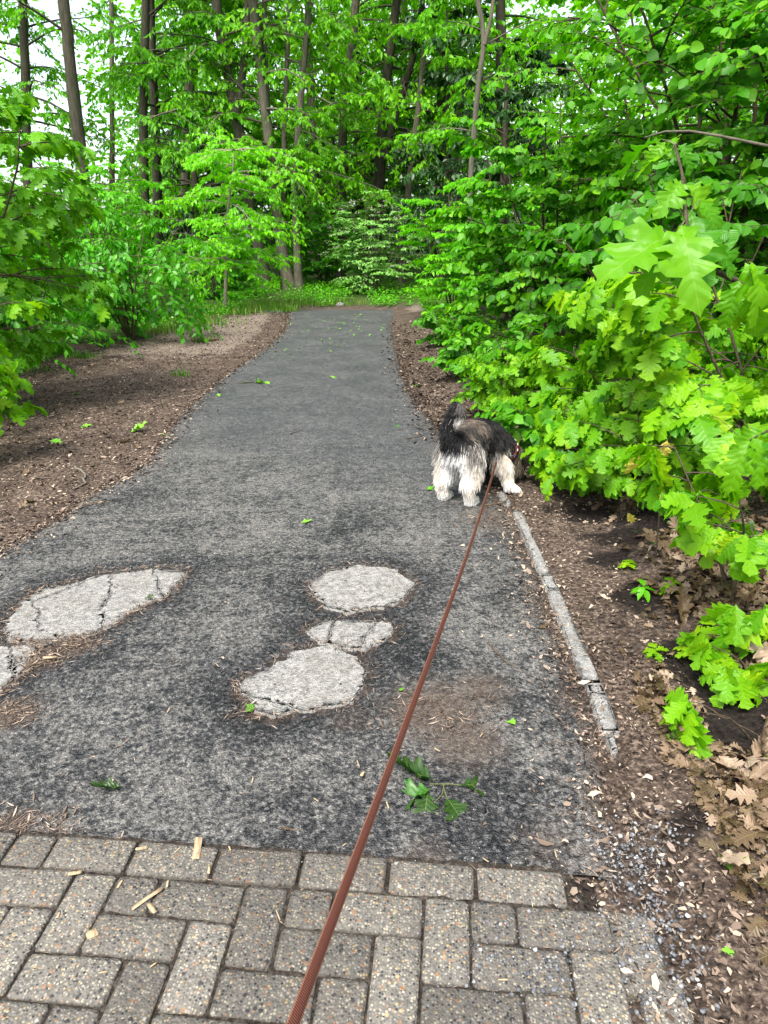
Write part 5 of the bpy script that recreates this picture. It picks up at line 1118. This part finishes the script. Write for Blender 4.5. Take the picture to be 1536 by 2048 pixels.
BLK = np.array((.006, .006, .007)); GRY = np.array((.085, .078, .072)); BRN = np.array((.085, .06, .042)); WHT = np.array((.82, .80, .77)); CRM = np.array((.80, .75, .67)); PCH = np.array((.60, .42, .29)); SLV = np.array((.36, .34, .32))
def dog_colour(P, rs):
    n = len(P); x, y, z = P.T; C = np.zeros((n, 3)); u = rs.rand(n); g = rs.rand(n)
    nz = fbm(x * 28 + 3, y * 28 + z * 28, 3)
    def pick(m, a, b, w_): C[m] = a * (1 - w_[m, None]) + b * w_[m, None]
    w0 = np.clip(u * .5 + (nz - .45) * 1.5, 0, 1); allm = np.ones(n, bool)
    pick(allm, BLK, GRY, w0 * .45)                                               # saddle: black and charcoal
    m = (z > .385) & (y > -.01) & (y < .22); pick(m, GRY * .6, np.array((.24, .185, .14)), w0)                   # brown grizzle on the croup
    hind = (y < .17) & (z < .345 + .05 * nz)
    m = hind; k = np.clip((.365 - z) * 11 + (nz - .45) * 2.4 + (u - .5) * .9, 0, 1); C[m] = (GRY * (1 - k[m, None]) + (SLV * .75 + CRM * .6) * k[m, None])
    m = hind & (z < .22); k = np.clip((.22 - z) * 14 + (u - .4) * .5, 0, 1); C[m] = C[m] * (1 - k[m, None]) + CRM * 1.05 * k[m, None]
    m = hind & (np.abs(z - .185) < .05) & (nz > .46); C[m] = C[m] * .65 + PCH * .35
    m = (y < .09) & (np.abs(x - .0) < .072 - .1 * np.clip(.24 - z, 0, 1)) & (z < .34) & (z > .13); C[m] = WHT * (.92 + .25 * u[m, None])
    front = (y > .22) & (z < .265) & (np.abs(x) < .4) & ~((np.linalg.norm(P - hd, axis=1) < .15) | (np.linalg.norm(P - mz, axis=1) < .13)) & ((x > .07) | (x < -.055)); k = np.clip((.28 - z) * 9 + (u - .5) * .5, 0, 1)
    C[front] = SLV * .8 * (1 - k[front, None]) + (CRM * (.85 + .3 * u[front, None])) * k[front, None]
    m = front & (nz > .52) & (z > .08); C[m] = C[m] * .6 + PCH * .4
    m = (z < .05) & ((y < .2) | (x > .12)); C[m] = WHT * (.85 + .2 * u[m, None])
    head = np.linalg.norm(P - hd, axis=1) < .125; k = np.clip((nz - .44) * 4 + (u - .5), 0, 1); C[head] = BRN * .45 * (1 - k[head, None]) + np.array((.30, .25, .19)) * k[head, None]
    m = np.linalg.norm(P - mz, axis=1) < .085; C[m] = BLK * 1.5 + .05 * u[m, None]
    td = np.min(np.linalg.norm(P[:, None] - tailP[None, :6], axis=2), 1); tt = np.linalg.norm(P - tailP[-1], axis=1)
    m = (td < .06) & (y < -.03) & (z > .335); C[m] = BLK + .03 * u[m, None] ** 2
    m = (tt < .042) & (z > .42) & (x > .03); C[m] = SLV * 1.3
    m = (np.linalg.norm(P - tailP[-3], axis=1) < .036) & (x > .03); C[m] = GRY * 2.0
    return np.clip(C, .004, .85)
rsd = np.random.RandomState(17)
colr = dog_colour(BV, rsd)
at_ = body_me.attributes.new('coat', 'FLOAT_COLOR', 'POINT'); at_.data.foreach_set('color', np.column_stack([colr * .7, np.ones(nv)]).astype(np.float32).ravel())
def mat_coat(name, k):
    s = NT(name); c = s.n('Attribute', {'attribute_name': 'coat'}).outputs['Color']; return s.bsdf(c, k, .25)
M_SKIN = mat_coat('coat_undercoat', .9)
def mat_hair():
    s = NT('coat_hair'); c = s.n('Attribute', {'attribute_name': 'coat'}).outputs['Color']
    d = s.n('BsdfDiffuse', Color=c); g = s.n('BsdfGlossy', Color=(1, 1, 1), Roughness=.35); t = s.n('BsdfTranslucent', Color=c)
    m1 = s.n('MixShader', i0=.25, i1=d.outputs[0], i2=t.outputs[0]); m2 = s.n('MixShader', i0=.015, i1=m1.outputs[0], i2=g.outputs[0]); s.t.links.new(m2.outputs[0], s.out.inputs[0]); return s.m
M_HAIR = mat_hair()
body_me.materials.clear(); body_me.materials.append(M_SKIN); body = link('body', body_me, dog)
def dog_hair():
    body_me.calc_loop_triangles(); nt = len(body_me.loop_triangles); tri = np.empty(nt * 3, np.int32); body_me.loop_triangles.foreach_get('vertices', tri); tri = tri.reshape(-1, 3)
    A, B, C = BV[tri[:, 0]], BV[tri[:, 1]], BV[tri[:, 2]]; cr = np.cross(B - A, C - A); ar = np.linalg.norm(cr, axis=1); nn = cr / (ar[:, None] + 1e-12)
    N = 20000; i = rsd.choice(nt, N, p=ar / ar.sum()); a = rsd.rand(N, 1); b = rsd.rand(N, 1); sw = a + b > 1; a = np.where(sw, 1 - a, a); b = np.where(sw, 1 - b, b)
    P = A[i] + (B[i] - A[i]) * a + (C[i] - A[i]) * b; n = nn[i]
    cl = dog_colour(P + rsd.randn(N, 3) * .010, rsd); cl *= np.clip(rsd.uniform(.6, 1.25, (N, 1)) + 1.2 * (fbm(P[:, 0] * 55, P[:, 1] * 55 + P[:, 2] * 25, 2) - .38)[:, None], .35, 1.5)
    z = P[:, 2]; L = np.full(N, .042); L[z < .06] = .018; L[(z >= .06) & (z < .15)] = .030; L[(z > .15) & (z < .34) & (P[:, 1] < .14)] = .064
    L[np.linalg.norm(P - hd, axis=1) < .1] = .055; L[np.linalg.norm(P - mz, axis=1) < .08] = .04
    td = np.min(np.linalg.norm(P[:, None] - tailP[None, 1:], axis=2), 1); L[(td < .05) & (z > .40)] = .040; L[(np.linalg.norm(P - tailP[-1], axis=1) < .05)] = .018
    L *= rsd.uniform(.55, 1.25, N)
    # the coat lies back along the body and falls
    lie = np.column_stack([np.sign(P[:, 0]) * .25 + .2 * (fbm(P[:, 1] * 18, z * 18, 2) - .45), -.30 * np.ones(N), -1.0 * np.ones(N)])
    up_tail = (td < .06) & (z > .40); lie[up_tail] = np.array((-.1, -.35, -.5))
    lie += rsd.randn(N, 3) * .16; lie += np.column_stack([fbm(P[:, 1] * 30 + z * 9, z * 22, 2) - .45, fbm(P[:, 0] * 30, z * 22 + 7, 2) - .45, np.zeros(N)]) * .9
    lie = lie - n * np.minimum((lie * n).sum(1), 0)[:, None]; lie /= np.linalg.norm(lie, axis=1)[:, None]
    K = 6; pts = np.zeros((N, K, 3)); pts[:, 0] = P - n * .004; d = n * .40 + lie * .6; d /= np.linalg.norm(d, axis=1)[:, None]
    for k in range(1, K):
        d = d + lie * .48; d[:, 2] -= .08; d /= np.linalg.norm(d, axis=1)[:, None]; pts[:, k] = pts[:, k - 1] + d * (L / (K - 1))[:, None]
    pts[..., 2] = np.maximum(pts[..., 2], .007)
    hc = bpy.data.hair_curves.new('fur'); hc.add_curves([K] * N)
    hc.attributes['position'].data.foreach_set('vector', pts.astype(np.float32).ravel())
    rad = np.tile(np.linspace(.0015, .0004, K), N).astype(np.float32); ra = hc.attributes.get('radius') or hc.attributes.new('radius', 'FLOAT', 'POINT'); ra.data.foreach_set('value', rad)
    ca = hc.attributes.new('coat', 'FLOAT_COLOR', 'CURVE'); ca.data.foreach_set('color', np.column_stack([cl, np.ones(N)]).astype(np.float32).ravel())
    hc.materials.append(M_HAIR); o = link('fur', hc, dog, kind='stuff')
dog_hair()
# face: eyes and nose
def ball(name, c, r, mat, sc=(1, 1, 1), parent=None):
    V = []; F = []
    for i in range(9):
        for j in range(14): a = math.pi * i / 8; b = j * 2 * math.pi / 14; V.append((c[0] + r * sc[0] * math.sin(a) * math.cos(b), c[1] + r * sc[1] * math.sin(a) * math.sin(b), c[2] + r * sc[2] * math.cos(a)))
    for i in range(8):
        for j in range(14): F.append((i * 14 + j, i * 14 + (j + 1) % 14, i * 14 + 14 + (j + 1) % 14, i * 14 + 14 + j))
    return link(name, make_mesh(name, V, [np.array(F)], mat, smooth=True), parent)
M_EYE = NT('dog_eye').bsdf((.01, .007, .005), .08, .6); M_NOSE = NT('dog_nose').bsdf((.008, .008, .009), .35, .5)
ball('nose', mz + (.002, .018, .012), .017, M_NOSE, (1.1, .9, .8), dog)
for s in (-1, 1): ball('eye', hd * .55 + mz * .45 + (s * .048, .052, .02), .010, M_EYE, parent=dog)
# collar with reflective dashes, leash clip
NC = HB * .42 + hd * .58; ax = nrm(hd - HB); e1 = nrm(np.cross(ax, (0, 0, 1.0))); e2 = np.cross(ax, e1)
M_COLLAR = NT('collar_red').bsdf((.10, .012, .010), .6, .3); M_REFL = NT('reflective_dash').bsdf((.72, .72, .74), .3, .5); M_CLIP = NT('clip_metal').bsdf((.03, .035, .045), .35, .6)
def collar():
    n = 40; V = []; F = []
    for i in range(n):
        a = i * 2 * math.pi / n; d = e1 * math.cos(a) + e2 * math.sin(a)
        for r, w_ in ((.094, -.011), (.094, .011), (.09, .011), (.09, -.011)): V.append(NC + d * r + ax * w_)
    for i in range(n):
        j = (i + 1) % n
        for k in range(4): F.append((i * 4 + k, i * 4 + (k + 1) % 4, j * 4 + (k + 1) % 4, j * 4 + k))
    c = link('collar', make_mesh('collar', V, [np.array(F)], M_COLLAR), dog)
    for k in range(14):
        a0 = k * 2 * math.pi / 14; V = []
        for a in (a0, a0 + .17):
            d = e1 * math.cos(a) + e2 * math.sin(a)
            for r, w_ in ((.0965, -.003), (.0965, .003), (.0943, .003), (.0943, -.003)): V.append(NC + d * r + ax * w_)
        link('reflective_dash', make_mesh('reflective_dash', V, [np.array([(0, 1, 5, 4), (1, 2, 6, 5), (2, 3, 7, 6), (3, 0, 4, 7), (0, 3, 2, 1), (4, 5, 6, 7)])], M_REFL), c)
collar()
# ------------------------------------------------------------------ the leash
def w_of(P): c, s = math.cos(DH), math.sin(DH); return np.array((DC[0] + c * P[0] - s * P[1], DC[1] + s * P[0] + c * P[1], P[2]))
M_LEASH = None
def mat_leash():
    s = NT('leash_webbing'); uv = s.n('UVMap').outputs[0]; x = s.n('SeparateXYZ', i0=uv); u, v = x.outputs[0], x.outputs[1]
    rib = s.math('SINE', s.math('ADD', s.math('MULTIPLY', v, 2600.0), s.math('MULTIPLY', u, 9.0))); e = s.math('GREATER_THAN', s.math('ABSOLUTE', s.math('SUBTRACT', u, .5)), .41)
    c = s.mix(s.math('MULTIPLY', s.math('ADD', rib, 1.0), .5), (.050, .0155, .0100), (.088, .028, .018)); c = s.mix(s.math('MULTIPLY', e, .7), c, (.20, .095, .055)); return s.bsdf(c, .75, .2, s.bump(rib, .4, .001))
def leash():
    # hook-up point beside the neck, as seen just right of the fore leg
    d = ray(994, 918); near = w_of(NC)[1] - .10; P0 = CAMP + d * (near / d[1]); P1 = CAMP + nrm(ray(586, 2048)) * .72; P2 = P1 + np.array((-.035, -.10, .01))
    root = thing('dog_leash', P0, 'flat rust brown webbing leash running from the dog to the bottom edge', 'leash')
    n = 60; t = np.linspace(0, 1, n)[:, None]; S = P0 + (P1 - P0) * t; S[:, 2] -= .05 * (4 * t * (1 - t))[:, 0] * 1.0
    hand = P2 + np.array([(0, 0, 0), (-.03, -.06, .03), (-.03, -.12, .05), (.01, -.15, .03), (.04, -.12, -.01), (.02, -.05, -.03), (-.01, -.01, -.012)])
    S = np.vstack([S, hand]); n = len(S); tan = nrm(np.gradient(S, axis=0)); view = nrm(CAMP - S); side = nrm(np.cross(tan, np.tile((.28, -.45, .85), (n, 1)))); nn_ = np.cross(side, tan)
    W = .0052; H = .0011; V = []; U = []; ln = np.concatenate([[0], np.cumsum(np.linalg.norm(np.diff(S, axis=0), axis=1))])
    for i in range(n):
        for a, b, u in ((-1, 1, 0), (-.0, 1.15, .5), (1, 1, 1), (1, -1, 1), (-1, -1, 0)): V.append(S[i] - P0 + side[i] * W * a + nn_[i] * H * b); U.append((u, ln[i]))
    F = [(i * 5 + k, i * 5 + (k + 1) % 5, i * 5 + 5 + (k + 1) % 5, i * 5 + 5 + k) for i in range(n - 1) for k in range(5)]
    link('strap', make_mesh('strap', V, [np.array(F)], mat_leash(), U), root)
    b = w_of(NC + e1 * (.1 if (w_of(e1) - w_of(np.zeros(3)))[1] < 0 else -.1)); T = Tubes(); T.add(np.array([(0, 0, 0), (b - P0) * .35 + (0, 0, .004), (b - P0) * .8, b - P0]), [.006, .004, .0055, .004], 6); link('clip', T.mesh('clip', M_CLIP), root)
leash()
